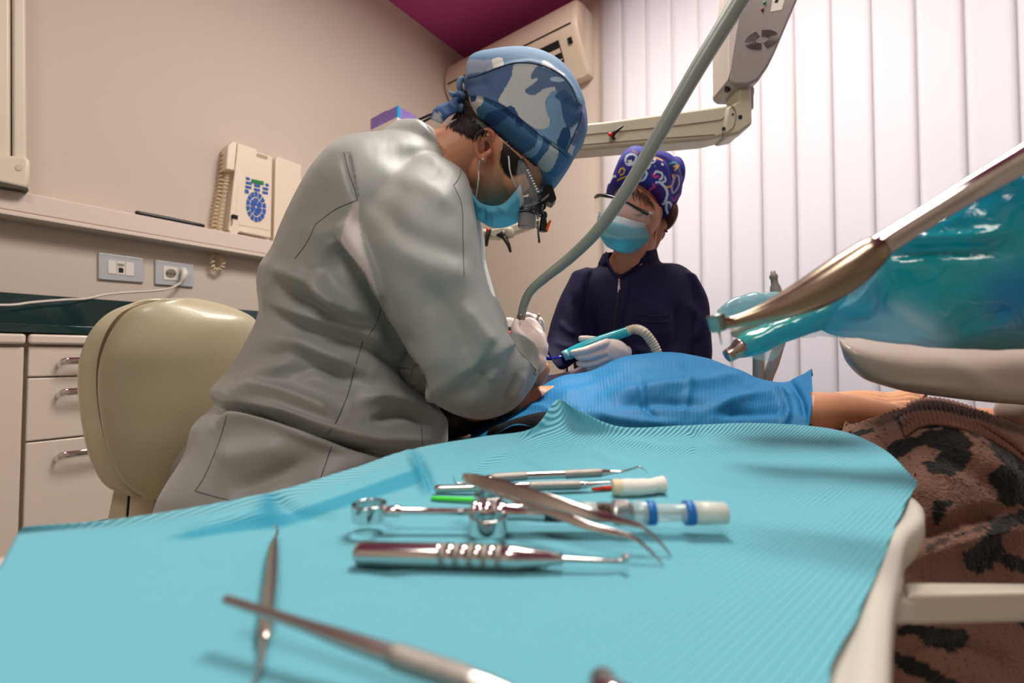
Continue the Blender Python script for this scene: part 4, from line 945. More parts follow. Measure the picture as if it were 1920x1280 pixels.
# goggles
gg = thing('safety_goggles', 'clear safety goggles with black brow bar on the assistant in navy', 'goggles', W(1180, 390, DA-.1))
bar = [W(1116, 370, DA-.045), W(1122, 366, DA-.075), W(1140, 368, DA-.105), W(1170, 378, DA-.12), W(1196, 392, DA-.11), W(1214, 400, DA-.09)]
obj('brow_bar', tube3(bar, [.003, .0035, .0036, .0034, .004, .0042], m=10, n=40), BLACK, gg)
obj('temple', tube3([W(1214, 400, DA-.09), W(1226, 399, DA-.06), W(1240, 394, DA-.02)], [.004, .0034, .003], m=10), mat('clear_grey', (190, 190, 192), .2), gg)
obj('temple', tube3([W(1116, 370, DA-.045), W(1128, 366, DA-.03), W(1140, 364, DA-.01)], [.003, .003, .003], m=10), BLACK, gg)
ln = patch([[W(1116, 370, DA-.048), W(1140, 370, DA-.108), W(1170, 380, DA-.124), W(1196, 394, DA-.114), W(1213, 402, DA-.09)],
            [W(1114, 386, DA-.05), W(1137, 394, DA-.118), W(1166, 404, DA-.134), W(1192, 414, DA-.122), W(1210, 414, DA-.09)],
            [W(1118, 400, DA-.052), W(1138, 408, DA-.112), W(1164, 420, DA-.128), W(1188, 426, DA-.116), W(1207, 424, DA-.088)]], 14, 30)
obj('lens', sheet(ln), M_CLEAR, gg, solid=.0012)
obj('side_shield', sheet(patch([[W(1212, 402, DA-.09), W(1228, 402, DA-.05)], [W(1206, 424, DA-.088), W(1224, 420, DA-.05)]], 6, 6)), M_CLEAR, gg, solid=.0012)
obj('nose_pad', tube3([W(1153, 404, DA-.12), W(1158, 394, DA-.125), W(1164, 404, DA-.125), W(1167, 418, DA-.12)], .0016, m=8), M_CLEAR, gg)
obj('temple_tip', tube3([W(1240, 428, DA), W(1246, 431, DA-.01), W(1250, 434, DA-.01)], .0025, m=8), BLACK, gg)
# ------------------------------------------------------------ tray, paper, instruments
ZP = 0.693                                        # height of the paper on the tray
def V(px, py, z=ZP): return Hz(px, py, z)
M_TRAY = mat('tray_white', (198, 192, 180), 0.32)
tr = thing('instrument_tray', 'white instrument tray under light blue paper in the foreground', 'tray', (0.1, 0.2, .68)*np.array([1, 1, 1]))
def RF(r, f, z): return np.array([r*RT[0]+f*FH[0], r*RT[1]+f*FH[1], z])
outl = [(-.262, .250), (-.19, .325), (-.10, .415), (.0, .49), (.10, .53), (.20, .525), (.275, .48), (.306, .41), (.300, .345), (.272, .303), (.230, .268), (.193, .229), (.160, .194), (.122, .150), (.064, .082), (-.02, .01), (-.10, -.02), (-.20, .05), (-.262, .14), (-.275, .20)]
O = cr(np.array(outl, float), 140, True); cen = O.mean(0)
def ringo(s, z, dx=0): return [RF(*(cen+(q-cen)*s), z) for q in O]
def inset(dm, z):
    T = np.roll(O, -1, 0)-np.roll(O, 1, 0); T /= np.linalg.norm(T, axis=1)[:, None]; N = np.c_[T[:, 1], -T[:, 0]]
    if ((O+N*.01-cen)**2).sum() > ((O-cen)**2).sum(): N = -N
    return [RF(*(q+n_*dm), z) for q, n_ in zip(O, N)]
rg_ = [inset(.035, ZP-.030), inset(.012, ZP-.028), inset(.003, ZP-.022), inset(.0, ZP-.012), inset(.0, ZP-.001), inset(.002, ZP+.0015), inset(.006, ZP+.002), inset(.010, ZP), inset(.013, ZP-.001), inset(.04, ZP-.001)]
obj('tray', loft(rg_), M_TRAY, tr)
a0, a1 = W(1700, 1110, .235), W(2150, 1122, .26)
arm_w = np.array([.0, .0, -.017])
bq = [W(1690, 1090, .262), W(2150, 1096, .30), W(2150, 1104, .262), W(1700, 1112, .236)]
obj('side_arm', slab([bq[0], bq[1], bq[2], bq[3]], arm_w), mat('arm_cream', (196, 188, 172), .35), tr, bevel=.003)
obj('arm_bracket', slab([W(1640, 1100, .262), W(1720, 1098, .262), W(1722, 1122, .236), W(1640, 1124, .236)], arm_w*.8), M_TRAY, tr, bevel=.003)
st0 = W(2150, 1110, .28)
obj('support_post', revolve(st0+np.array([0, 0, -.01]), (st0[0], st0[1], .02), [(0, .018), (1, .018)]), M_TRAY, tr)
obj('support_foot', revolve((st0[0], st0[1], .03), (st0[0], st0[1], 0), [(0, .02), (0, .16), (1, .18)]), M_TRAY, tr)

# paper
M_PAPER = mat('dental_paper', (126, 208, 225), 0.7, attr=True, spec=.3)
nt = M_PAPER.node_tree; p_ = nt.nodes['Principled BSDF']; tc = nt.nodes['Texture Coordinate'] if 'Texture Coordinate' in nt.nodes else nt.nodes.new('ShaderNodeTexCoord')
uv = nt.nodes.new('ShaderNodeAttribute'); uv.attribute_name = 'rib'
sn_ = nt.nodes.new('ShaderNodeMath'); sn_.operation = 'SINE'; nt.links.new(uv.outputs['Fac'], sn_.inputs[0])
bp_ = nt.nodes.new('ShaderNodeBump'); bp_.inputs['Distance'].default_value = .00055; bp_.inputs['Strength'].default_value = 1
nt.links.new(sn_.outputs[0], bp_.inputs['Height']); nt.links.new(bp_.outputs[0], p_.inputs['Normal'])
z0_ = ZP+.0025
def VZ(px, py, h=0.0): return Hz(px, py, z0_+h)
G = [
    [VZ(44, 986, .004), VZ(260, 966, .006), VZ(500, 924, .010), VZ(640, 884, .012), VZ(770, 842, .016), VZ(900, 815, .022), VZ(1040, 755, .052), VZ(1165, 800, .024), VZ(1290, 797, .022), VZ(1420, 793, .022), VZ(1560, 804, .016), VZ(1650, 838, .010), VZ(1722, 905, .002)],
    [VZ(30, 1003), VZ(265, 985, .002), VZ(520, 948, .004), VZ(680, 908, .004), VZ(800, 876, .006), VZ(930, 848, .009), VZ(1060, 812, .018), VZ(1180, 824, .012), VZ(1310, 822, .010), VZ(1430, 820, .010), VZ(1550, 832, .007), VZ(1630, 862, .004), VZ(1704, 935, .001)],
    [VZ(0, 1060), VZ(280, 1010), VZ(560, 975), VZ(700, 950), VZ(850, 915), VZ(960, 890), VZ(1080, 868), VZ(1200, 865), VZ(1320, 862, .001), VZ(1430, 862, .001), VZ(1530, 875, .001), VZ(1610, 905), VZ(1680, 985)],
    [VZ(-70, 1150), VZ(260, 1070), VZ(560, 1035), VZ(720, 1010), VZ(860, 985), VZ(970, 965), VZ(1090, 950), VZ(1200, 945), VZ(1320, 945), VZ(1420, 950), VZ(1510, 965), VZ(1580, 1000), VZ(1655, 1050)],
    [VZ(-200, 1300), VZ(200, 1190), VZ(520, 1140), VZ(720, 1110), VZ(860, 1090), VZ(980, 1075), VZ(1090, 1065), VZ(1200, 1065), VZ(1300, 1070), VZ(1390, 1080), VZ(1470, 1100), VZ(1540, 1120), VZ(1610, 1150)],
    [VZ(-500, 1650), VZ(50, 1500), VZ(480, 1400), VZ(700, 1350), VZ(860, 1320), VZ(980, 1300), VZ(1080, 1290), VZ(1180, 1290), VZ(1270, 1290), VZ(1350, 1290), VZ(1430, 1295), VZ(1500, 1300), VZ(1556, 1300)],
    [RF(-.30, .09, z0_), RF(-.26, .08, z0_), RF(-.20, .05, z0_), RF(-.15, .03, z0_), RF(-.12, .01, z0_), RF(-.09, .0, z0_), RF(-.06, -.01, z0_), RF(-.03, -.01, z0_), RF(0, .0, z0_), RF(.02, .02, z0_), RF(.04, .045, z0_), RF(.06, .065, z0_), RF(.08, .085, z0_)],
]
G2 = []
for i, r in enumerate(G):
    if i == 0: G2.append(r[:5]+[VZ(905, 818, .018), VZ(998, 803, .026), VZ(1044, 750, .052), VZ(1082, 768, .043), VZ(1165, 800, .024)]+r[8:])
    else:
        m1 = (r[5]+r[6])/2; m2 = (r[6]+r[7])/2; G2.append(r[:6]+[m1, r[6], m2]+r[7:])
G = G2
PB = patch(G, 240, 440)
pv, pf = sheet(PB)
pv = folds(pv, pf, [(a_, b_, c_*2.2) for a_, b_, c_ in [([(500, 925), (560, 960), (640, 975)], 12, .0016), ([(765, 845), (790, 895), (800, 930)], 7, -.002), ([(775, 845), (800, 890), (812, 925)], 6, .002), ([(330, 1000), (430, 975), (520, 965)], 10, -.0016),
    ([(870, 900), (905, 870), (960, 845)], 8, -.0014), ([(1100, 840), (1160, 870), (1220, 880)], 10, -.0016), ([(1290, 800), (1310, 830), (1300, 860)], 9, .0014), ([(970, 860), (1010, 880), (1050, 890)], 8, .001),
    ([(560, 1010), (700, 1060), (800, 1120)], 16, .0005), ([(1240, 880), (1400, 905), (1560, 900)], 18, .0012), ([(1330, 930), (1500, 945), (1620, 930)], 20, .001), ([(1150, 820), (1260, 840), (1420, 838)], 8, -.0012)]])
_, _, dd_ = proj(pv)
pv[:, 2] += .0005*noise3(pv, 26, 4)
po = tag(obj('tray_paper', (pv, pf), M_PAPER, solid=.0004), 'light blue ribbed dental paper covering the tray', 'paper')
add_translucent(M_PAPER, .18)
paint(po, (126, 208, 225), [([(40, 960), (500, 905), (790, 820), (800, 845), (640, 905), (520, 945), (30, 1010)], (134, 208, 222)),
    ([(330, 1004), (400, 985), (500, 962), (520, 968), (650, 925), (780, 880), (800, 890), (790, 905), (650, 950), (540, 985), (420, 1000), (350, 1012)], (70, 178, 206)), ([(500, 920), (512, 925), (530, 985), (505, 990), (480, 975)], (48, 162, 196)), ([(768, 842), (780, 850), (808, 915), (795, 925), (778, 880)], (60, 172, 202))], blur=8)  # deeper blue along lip and kinks: crease shade and doubled paper painted in
r_ = (pv-C0)@RT; f_ = (pv-C0)@FH
dv = np.array([1.16, 1])/math.hypot(1.16, 1); cw = r_*dv[1]-f_*dv[0]
at = po.data.attributes.new('rib', 'FLOAT', 'POINT'); at.data.foreach_set('value', (cw*2*math.pi/.0031).astype(np.float32))

M_KNURL = mat('knurled_steel', (168, 162, 154), 0.35, 1, bump=('noise', 1400, 1.0, 0.0006))
def Vt(px, py, h=.004): return Hz(px, py, z0_+h)
def rod(pts, m=16, n=None, **k):
    "pts: (px, py, height over the paper, radius m)"
    return tube3([Vt(a, b, h) for a, b, h, r in pts], [r for a, b, h, r in pts], m, n, **k)
def thing_at(name, label, cat, px, py): return thing(name, label, cat, Vt(px, py, 0))
# 1 explorer
t = thing_at('dental_explorer', 'double-ended steel explorer with knurled grips, farthest tool on the paper', 'dental tool', 1000, 892)
obj('handle', rod([(905, 898, .005, .0022), (925, 896, .006, .0031), (987, 892, .006, .0031), (1062, 889, .006, .0031), (1125, 886, .006, .0031), (1145, 885, .006, .002)]), STEEL, t)
obj('grip', rod([(926, 896, .006, .0036), (985, 892, .006, .0036)]), M_KNURL, t); obj('grip', rod([(1062, 889, .006, .0036), (1124, 886, .006, .0036)]), M_KNURL, t)
obj('hook_tip', rod([(1144, 885, .006, .002), (1165, 884, .007, .0011), (1185, 879, .010, .0009), (1198, 875, .013, .0008), (1206, 879, .011, .0006), (1215, 887, .004, .0003)]), STEEL, t)
obj('hook_tip', rod([(906, 898, .005, .002), (885, 902, .004, .0012), (866, 906, .003, .0009), (854, 904, .004, .0007), (849, 892, .010, .0003)]), STEEL, t)
# 2 mirror handle
t = thing_at('dental_probe', 'steel probe with plain tail and knurled grip, just in front of the explorer', 'dental tool', 980, 912)
obj('handle', rod([(820, 916, .004, .0028), (900, 914, .0045, .0028), (995, 911, .005, .003), (1086, 909, .005, .003), (1098, 909, .005, .0026), (1120, 906, .006, .0012), (1150, 903, .007, .0006)]), STEEL, t)
obj('grip', rod([(996, 911, .005, .0036), (1084, 909, .005, .0036)]), M_KNURL, t)
obj('tip', rod([(1145, 903, .007, .0006), (1170, 901, .010, .0006), (1190, 899, .012, .0004)]), STEEL, t)
# 3 green wedge
tag(obj('plastic_spatula', rod([(811, 933, .002, .0016), (822, 934, .0022, .0020), (880, 936, .0025, .0022), (945, 937, .0028, .0024)], flat=.7), mat('lime_plastic', (70, 226, 50), .35, sss=.1)), 'bright green plastic stick half under the syringe', 'stick')
# 4 red point and cotton roll
tag(obj('paper_point', rod([(1112, 917, .002, .0014), (1144, 914, .002, .0020)]), mat('red_plastic', (226, 60, 34), .4)), 'short red plastic piece beside the cotton roll', 'plastic piece')
M_COT = mat('cotton', (236, 228, 216), 0.95, bump=('noise', 500, .4, .0006), attr=True)
cv_, cf_ = rod([(1150, 914, .0062, .0060), (1180, 914, .0064, .0063), (1215, 912, .0063, .0058), (1228, 910, .0065, .0054), (1244, 909, .0066, .0066)], m=28, n=40, cap=.15)
co = tag(obj('cotton_roll', (cv_+(.0004*noise3(cv_, 300, 8))[:, None]*UP, cf_), M_COT), 'white cotton roll with a yellowed end lying on the paper', 'cotton roll'); paint(co, (236, 230, 220), [([(1140, 898), (1166, 896), (1170, 925), (1140, 932)], (232, 214, 178))], jit=2)
# 5 cartridge syringe
t = thing_at('dental_syringe', 'chrome cartridge syringe with thumb ring and blue banded needle sheath', 'syringe', 960, 965)
hS = .0125
A_, B_ = Vt(700, 958, hS), Vt(1180, 961, hS)
ax = (B_-A_)/np.linalg.norm(B_-A_); side = np.cross(ax, ZZ); side /= np.linalg.norm(side)
def sx(px, h=hS): return Vt(px, 958+(px-700)*.006, h)
def flatring(c, a, b, R, w_, th):
    "finger ring: band of height w_ around the axis a x b"
    n_ = np.cross(a, b); tt = np.linspace(0, 2*math.pi, 48, endpoint=False); rr = []
    for q in tt:
        d_ = math.cos(q)*a+math.sin(q)*b; c2 = c+d_*R
        rr.append([c2-n_*w_/2-d_*th/2, c2-n_*w_/2+d_*th/2, c2+n_*w_/2+d_*th/2, c2+n_*w_/2-d_*th/2])
    R_ = np.array(rr); v = R_.reshape(-1, 3); f = gridfaces(48, 4, True); f += [(47*4+j, 47*4+(j+1) % 4, (j+1) % 4, j) for j in range(4)]
    return v, f
obj('thumb_ring', flatring(sx(692), ax, side, .0092, .0095, .0018), CHROME, t, bevel=.0005)
obj('plunger', revolve(sx(716), sx(890), [(0, .0026), (.10, .0032), (.18, .0034), (.2, .0026), (.22, .0021), (1, .0021)]), CHROME, t)
obj('barrel_collar', revolve(sx(884), sx(925), [(0, .003), (0, .0062), (.25, .0068), (.3, .0058), (.55, .0058), (.6, .0066), (.95, .006), (1, .004)]), CHROME, t)
c_ = sx(918)
obj('finger_ring', flatring(c_-side*-.013+ZZ*-.002, ax, side, .0098, .0095, .0018), CHROME, t, bevel=.0005)
obj('finger_ring', flatring(c_-side*.013+ZZ*.002, ax, side, .0098, .0095, .0018), CHROME, t, bevel=.0005)
obj('barrel', revolve(sx(925), sx(1150), [(0, .0048), (.04, .0058), (.1, .0058), (.12, .005), (.3, .005), (.34, .0054), (.95, .0054), (1, .005)]), CHROME, t)
obj('cartridge', revolve(sx(1020), sx(1148), [(0, .0057), (.97, .0057)]), mat('amber_cartridge', (70, 44, 26), .1, coat=.6), t)
obj('cartridge_label', revolve(sx(1085), sx(1118), [(0, .0058), (0, .0059), (1, .0059), (1, .0058)]), mat('label_print', (180, 196, 190), .4), t)
obj('hub', revolve(sx(1149), sx(1185), [(0, .004), (0, .0068), (.1, .0072), (.75, .0072), (.85, .006), (1, .005)]), mat('hub_steel', (210, 208, 204), .25, 1, bump=('Y', 500, .8, .0006)), t)
M_SHEATH = mat('clear_sheath', (208, 226, 220), .12, alpha=.55, coat=.6)
obj('needle_sheath', revolve(sx(1184), sx(1300), [(0, .0048), (.04, .0066), (.35, .0066), (.42, .0052), (.80, .0050), (.9, .0062), (1, .0062)]), M_SHEATH, t)
M_BAND = mat('blue_band', (20, 112, 190), .35)
obj('blue_band', revolve(sx(1211), sx(1227), [(0, .006), (0, .0069), (1, .0069), (1, .006)]), M_BAND, t)
obj('blue_band', revolve(sx(1283), sx(1299), [(0, .006), (0, .0069), (1, .0069), (1, .006)]), M_BAND, t)
capv, capf = revolve(sx(1299), sx(1362), [(0, .004), (0, .0066), (.5, .0064), (.97, .0060), (1, .005), (1, .001)], 48)
obj('sheath_cap', (capv, capf), mat('cap_white', (222, 230, 218), .35, alpha=.92), t)
obj('needle', revolve(sx(1184), sx(1285), [(0, .0008), (1, .0005)], 10), STEEL, t)
# 6 tweezers
t = thing('tweezers', 'steel tweezers with bent tips lying across the syringe', 'tweezers', Vt(1000, 960, 0))
def blade(pts, w0):
    "flat blade: pts (px, py, height, width m, thickness m)"
    P = cr(np.array([list(Vt(a, b, h))+[w_, th] for a, b, h, w_, th in pts]), 50); C = P[:, :3]; T = np.gradient(C, axis=0); T /= np.linalg.norm(T, axis=1)[:, None]
    rr = []
    for c, tt, w_, th in zip(C, T, P[:, 3], P[:, 4]):
        s_ = np.cross(tt, ZZ*.45+FW*-.9+0*tt); s_ = w0; n_ = np.cross(tt, s_); n_ /= np.linalg.norm(n_); s2 = np.cross(n_, tt)
        q = []
        for a in np.linspace(0, 2*math.pi, 16, endpoint=False):
            ca, sa = math.cos(a), math.sin(a); q.append(c+s2*w_/2*np.sign(ca)*abs(ca)**.5+n_*th/2*np.sign(sa)*abs(sa)**.5)
        rr.append(q)
    return loft(rr)
wv = np.array([0, 0, 1.0])*.75+side*-.4; wv /= np.linalg.norm(wv)
obj('blade', blade([(868, 893, .026, .0035, .0012), (884, 898, .0265, .007, .0012), (940, 912, .026, .0085, .0012), (1020, 936, .024, .0075, .0014), (1110, 963, .020, .0055, .0018), (1190, 983, .015, .003, .0018), (1210, 992, .0125, .002, .0016), (1240, 1020, .006, .0014, .0012), (1259, 1043, .001, .0008, .0008)], wv), STEEL, t)
obj('blade', blade([(868, 894, .025, .0035, .0012), (884, 900, .0245, .006, .0012), (940, 920, .022, .007, .0012), (1020, 952, .019, .006, .0014), (1100, 985, .015, .0045, .0018), (1170, 1002, .0125, .003, .0018), (1196, 1013, .0105, .002, .0016), (1224, 1038, .005, .0014, .0012), (1244, 1059, .001, .0008, .0008)], wv), STEEL, t)
# 7 thick scaler
t = thing_at('scaler', 'thick-handled steel scaler with grooved grip, nearest the viewer in the middle', 'dental tool', 900, 1050)
A_, B_ = Vt(664, 1036, .0062), Vt(1055, 1048, .0062)
pr_ = [(0, .001), (.004, .0035), (.02, .0052), (.04, .0056), (.41, .0058)]
for k in range(5): a = .42+k*.066; pr_ += [(a, .0058), (a+.004, .0053), (a+.022, .0053), (a+.026, .0058)]
pr_ += [(.76, .0058), (.80, .0054), (.815, .0050), (.93, .0036), (.94, .0030), (1, .0026)]
obj('handle', revolve(A_, B_, pr_, 40), STEEL, t)
for k in range(5):
    a = .425+k*.066; obj('grip_ring', revolve(A_+(B_-A_)*(a), A_+(B_-A_)*(a+.020), [(0, .0054), (.1, .0059), (.9, .0059), (1, .0054)], 40), M_KNURL, t)
obj('tip', rod([(1052, 1048, .0062, .0014), (1120, 1051, .0055, .0011), (1150, 1052, .0050, .0010), (1166, 1051, .0050, .0011), (1172, 1046, .0068, .0018), (1176, 1043, .0078, .0012)]), STEEL, t)
# 8 sickle tool pointing away
t = thing_at('sickle_probe', 'slim steel probe with hooked tip pointing away under the mirror handle', 'dental tool', 500, 1130)
obj('handle', rod([(516, 1008, .004, .0012), (512, 1030, .004, .0026), (508, 1080, .004, .0030), (503, 1130, .004, .0029), (497, 1185, .0035, .0026), (494, 1205, .003, .0013)], flat=.8), STEEL2, t)
obj('tip', rod([(516, 1010, .004, .0010), (520, 996, .005, .0008), (519, 988, .0075, .0007), (513, 986, .009, .0004)]), STEEL, t)
obj('tip', rod([(494, 1200, .0035, .0014), (490, 1240, .003, .0009), (478, 1275, .003, .0006), (462, 1310, .003, .0003)]), STEEL, t)
# 9 mirror handle in front
t = thing_at('mouth_mirror', 'mouth mirror with knurled grip crossing over the slim probe at the bottom', 'dental tool', 650, 1230)
obj('handle', rod([(425, 1124, .016, .0016), (560, 1168, .0145, .0019), (640, 1196, .0135, .0026), (735, 1228, .0125, .0030), (880, 1276, .011, .0032), (960, 1302, .0095, .0022), (1010, 1320, .009, .001)]), STEEL2, t)
obj('grip', rod([(742, 1230, .0124, .0036), (872, 1273, .0112, .0036)], n=12), M_KNURL, t)
obj('mirror_head', rod([(1005, 1318, .009, .001), (1100, 1352, .006, .001)]), STEEL2, t)
obj('mirror_disc', revolve(Vt(1150, 1370, .003), Vt(1150, 1370, .006), [(0, .002), (0, .011), (1, .011)]), CHROME, t)
# 10 tool end at the lower edge
t = thing_at('scaler', 'rounded end of a steel handle at the bottom edge right of the mouth mirror', 'dental tool', 1135, 1290)
obj('handle', tube3([Vt(1132, 1285, .006), RF(.03, .06, z0_+.006)], [.0048, .005], m=24, n=6), STEEL2, t)

# ------------------------------------------------------------ patient
M_PSKIN = mat('skin_patient', (198, 138, 104), 0.5, sss=0.1, bump=('noise', 500, .12, .0005))
pt = thing('person', 'patient lying back under a blue bib in a leopard pattern sweater', 'person', W(1300, 1100, .75)*np.array([1, 1, 0]))
pb = [ellp(905, 738, .80, 85, 50, .075, -10), ellp(950, 716, .80, 52, 34, .055, -14), ellp(985, 705, .79, 24, 24, .035), tubep([(1008, 710, .775, 16), (1018, 694, .775, 13.5), (1020, 688, .775, 12)], m=16),
      tubep([(960, 742, .80, 36), (1020, 762, .80, 40), (1100, 770, .80, 80)], m=24),
      silo([(1040, 760, .80, 1040, 850, .78, .05), (1150, 745, .80, 1150, 890, .78, .08), (1300, 745, .80, 1300, 930, .78, .09), (1450, 790, .79, 1450, 970, .76, .09), (1600, 850, .78, 1600, 1050, .72, .09), (1800, 900, .74, 1800, 1200, .68, .10), (2050, 960, .72, 2050, 1300, .66, .10)], n=26, m=36),
      silo([(1420, 745, .74, 1420, 830, .70, .040), (1518, 742, .72, 1515, 826, .68, .040), (1590, 752, .71, 1585, 824, .67, .040), (1660, 768, .70, 1650, 836, .66, .040), (1760, 800, .68, 1740, 870, .62, .04)], n=20, m=30),
      tubep([(1700, 800, .80, 40), (1850, 800, .78, 36), (1960, 815, .74, 34)], m=20)]
pvb, pfb = remesh(join(*pb), .0035, 6)

obj('hair', join(ellp(850, 770, .83, 60, 46, .09, 10), *[tubep([(840+k*8, 755, .80-.01*(k % 3), 6), (850+k*9, 790, .80, 6), (862+k*10, 812, .81, 3)], m=8) for k in range(9)]), M_HAIR, pt)

# sweater
M_SWEAT = mat('sweater_knit', (136, 98, 80), 0.95, sheen=.12, attr=True, bump=('noise', 260, .9, .003))
sw = [silo([(1560, 815, .70, 1600, 1000, .60, .05), (1600, 800, .70, 1600, 1250, .55, .12), (1660, 782, .68, 1640, 1420, .52, .15), (1740, 764, .67, 1740, 1480, .50, .165), (1830, 775, .67, 1830, 1500, .49, .17), (1930, 815, .67, 1930, 1500, .49, .17), (2080, 860, .68, 2080, 1500, .49, .16)], n=40, m=60)]
sv, sf = remesh(join(*sw), .0034, 10)
sv = folds(sv, sf, [([(1640, 800), (1760, 800), (1860, 870), (1930, 940)], 26, .012), ([(1690, 1020), (1800, 985), (1920, 950)], 18, -.010), ([(1680, 1060), (1800, 1010), (1920, 985)], 20, .010), ([(1660, 1250), (1800, 1220), (1920, 1265)], 22, -.010),
    ([(1720, 840), (1800, 870), (1900, 950)], 14, -.005), ([(1690, 900), (1760, 940), (1830, 1080)], 26, .006)])
nn = vnormals(sv, sf); sv = sv+nn*(.0022*noise3(sv, 40, 31)+.0006*noise3(sv, 260, 32))[:, None]
so = obj('sweater', (sv, sf), M_SWEAT, pt); B_sw = bvh(sv, sf)
def q8(pts): return [(1400+a/2, 640+b/2) for a, b in pts]
BK = (9, 8, 9)
spots = [(q8([(385, 345), (430, 330), (480, 325), (440, 350), (400, 365)]), BK), (q8([(555, 285), (600, 262), (680, 258), (740, 275), (760, 300), (700, 325), (620, 325), (570, 305)]), BK),
    (q8([(520, 395), (560, 370), (640, 355), (690, 335), (760, 325), (820, 345), (845, 400), (830, 460), (780, 495), (720, 500), (670, 480), (665, 450), (710, 440), (720, 415), (690, 390), (630, 400), (600, 430), (550, 435)]), BK),
    (q8([(920, 375), (970, 400), (1060, 450), (1100, 470), (1100, 600), (1000, 610), (940, 600), (930, 560), (900, 510), (930, 480), (960, 465), (930, 420)]), BK),
    (q8([(990, 420), (1010, 490), (1000, 530), (980, 500)]), BK), (q8([(700, 600), (770, 600), (740, 650), (720, 690), (700, 690)]), BK),
    (q8([(1000, 640), (1060, 620), (1100, 640), (1100, 680), (1020, 690), (960, 730), (960, 790), (900, 870), (830, 850), (800, 800), (850, 770), (880, 740), (930, 680)]), BK), (q8([(950, 800), (1000, 800), (1060, 830), (1080, 860), (1000, 860), (950, 830)]), BK),
    (q8([(610, 1005), (680, 1000), (770, 1020), (740, 1050), (650, 1045), (600, 1030)]), BK), (q8([(570, 1070), (640, 1060), (740, 1070), (820, 1090), (830, 1130), (780, 1160), (700, 1150), (640, 1110), (570, 1100)]), BK),
    (q8([(1160, 420), (1240, 400), (1300, 460), (1260, 560), (1180, 540)]), BK), (q8([(1180, 700), (1280, 680), (1340, 760), (1300, 860), (1200, 820)]), BK), (q8([(1000, 980), (1120, 960), (1200, 1020), (1140, 1100), (1040, 1080)]), BK),
    (q8([(530, 1160), (600, 1180), (720, 1230), (800, 1300), (700, 1290), (600, 1230), (520, 1200)]), BK), (q8([(680, 760), (760, 730), (850, 700), (960, 650), (900, 700), (760, 745), (680, 790)]), (60, 44, 38)),
    (q8([(880, 370), (1000, 440), (1060, 480), (1100, 540), (1000, 440), (900, 395)]), (34, 26, 24)), (q8([(760, 290), (860, 340), (940, 380), (860, 350), (780, 315)]), (60, 40, 34))]
paint(so, (126, 91, 75), spots, jit=5)
# ribbed hem
hp_ = [(1688, 772), (1712, 756), (1745, 750), (1790, 757), (1840, 775), (1890, 805), (1935, 840), (2000, 885)]
H0 = [hit(B_sw, a, b+16, .001) for a, b in hp_]
rows = []
for k, (a, b) in enumerate(hp_):
    rows.append([W(a, b+14, .76), W(a, b-3, .71), hit(B_sw, a+2, b+16, .006), hit(B_sw, a+6, b+30, .006), hit(B_sw, a+10, b+46, .004)])
hb = patch(rows, 260, 30); ph_ = np.cumsum(np.r_[0, np.linalg.norm(np.diff(hb[:, 2], axis=0), axis=1)])
hv, hf = sheet(hb); hn = vnormals(hv, hf); hv = hv+hn*(np.repeat(.0016*np.sin(ph_*2*math.pi/.0075), 30))[:, None]
ho = obj('hem', (hv, hf), M_SWEAT, so, solid=.003); paint(ho, (116, 74, 58), [], jit=0)
# far cuff in lighter wool
rows = [[W(1560, 752, .80), W(1562, 738, .78), W(1570, 740, .75)], [W(1600, 752, .80), W(1610, 736, .77), W(1625, 752, .73)], [W(1650, 756, .80), W(1665, 738, .76), (W(1665, 764, .715))], [W(1700, 756, .80), W(1706, 731, .76), W(1705, 768, .71)], [W(1738, 756, .80), W(1736, 738, .76), W(1712, 768, .71)]]
rb = patch(rows, 90, 60); n_u = np.linspace(0, 1, 60)
fv, ff = sheet(rb); fn = vnormals(fv, ff); fv = fv+fn*(np.tile(.0012*np.sin(n_u*60), 90)+.0025*noise3(fv, 60, 41))[:, None]
M_PEACH = mat('peach_wool', (232, 172, 128), .95, sheen=.4, bump=('noise', 300, .8, .002))
obj('cuff', (fv, ff), M_PEACH, so, solid=.003)
# woollen fuzz
fz = []
idx = rng.choice(len(sv), 9000, replace=False); nn = vnormals(sv, sf); x_, y_, d_ = proj(sv)
ed = [i for i in idx if 1540 < x_[i] < 1990 and 720 < y_[i] < 1320 and nn[i]@(sv[i]-C0) < 0.15][:3200]
FV, FF = [], []
for i in ed:
    n_ = nn[i]+rng.normal(size=3)*.7; n_ /= np.linalg.norm(n_); L_ = rng.uniform(.0015, .0045); b_ = sv[i]; s_ = np.cross(n_, FW); s_ /= np.linalg.norm(s_)+1e-9; w_ = .00012
    k = len(FV); FV += [b_-s_*w_, b_+s_*w_, b_+n_*L_*.6+rng.normal(size=3)*.001, b_+n_*L_]; FF += [(k, k+1, k+2), (k+1, k+3, k+2)]
fo = obj('wool_fuzz', (np.array(FV), FF), M_SWEAT, so); fo['kind'] = 'stuff'; paint(fo, (128, 94, 78), spots, jit=5)

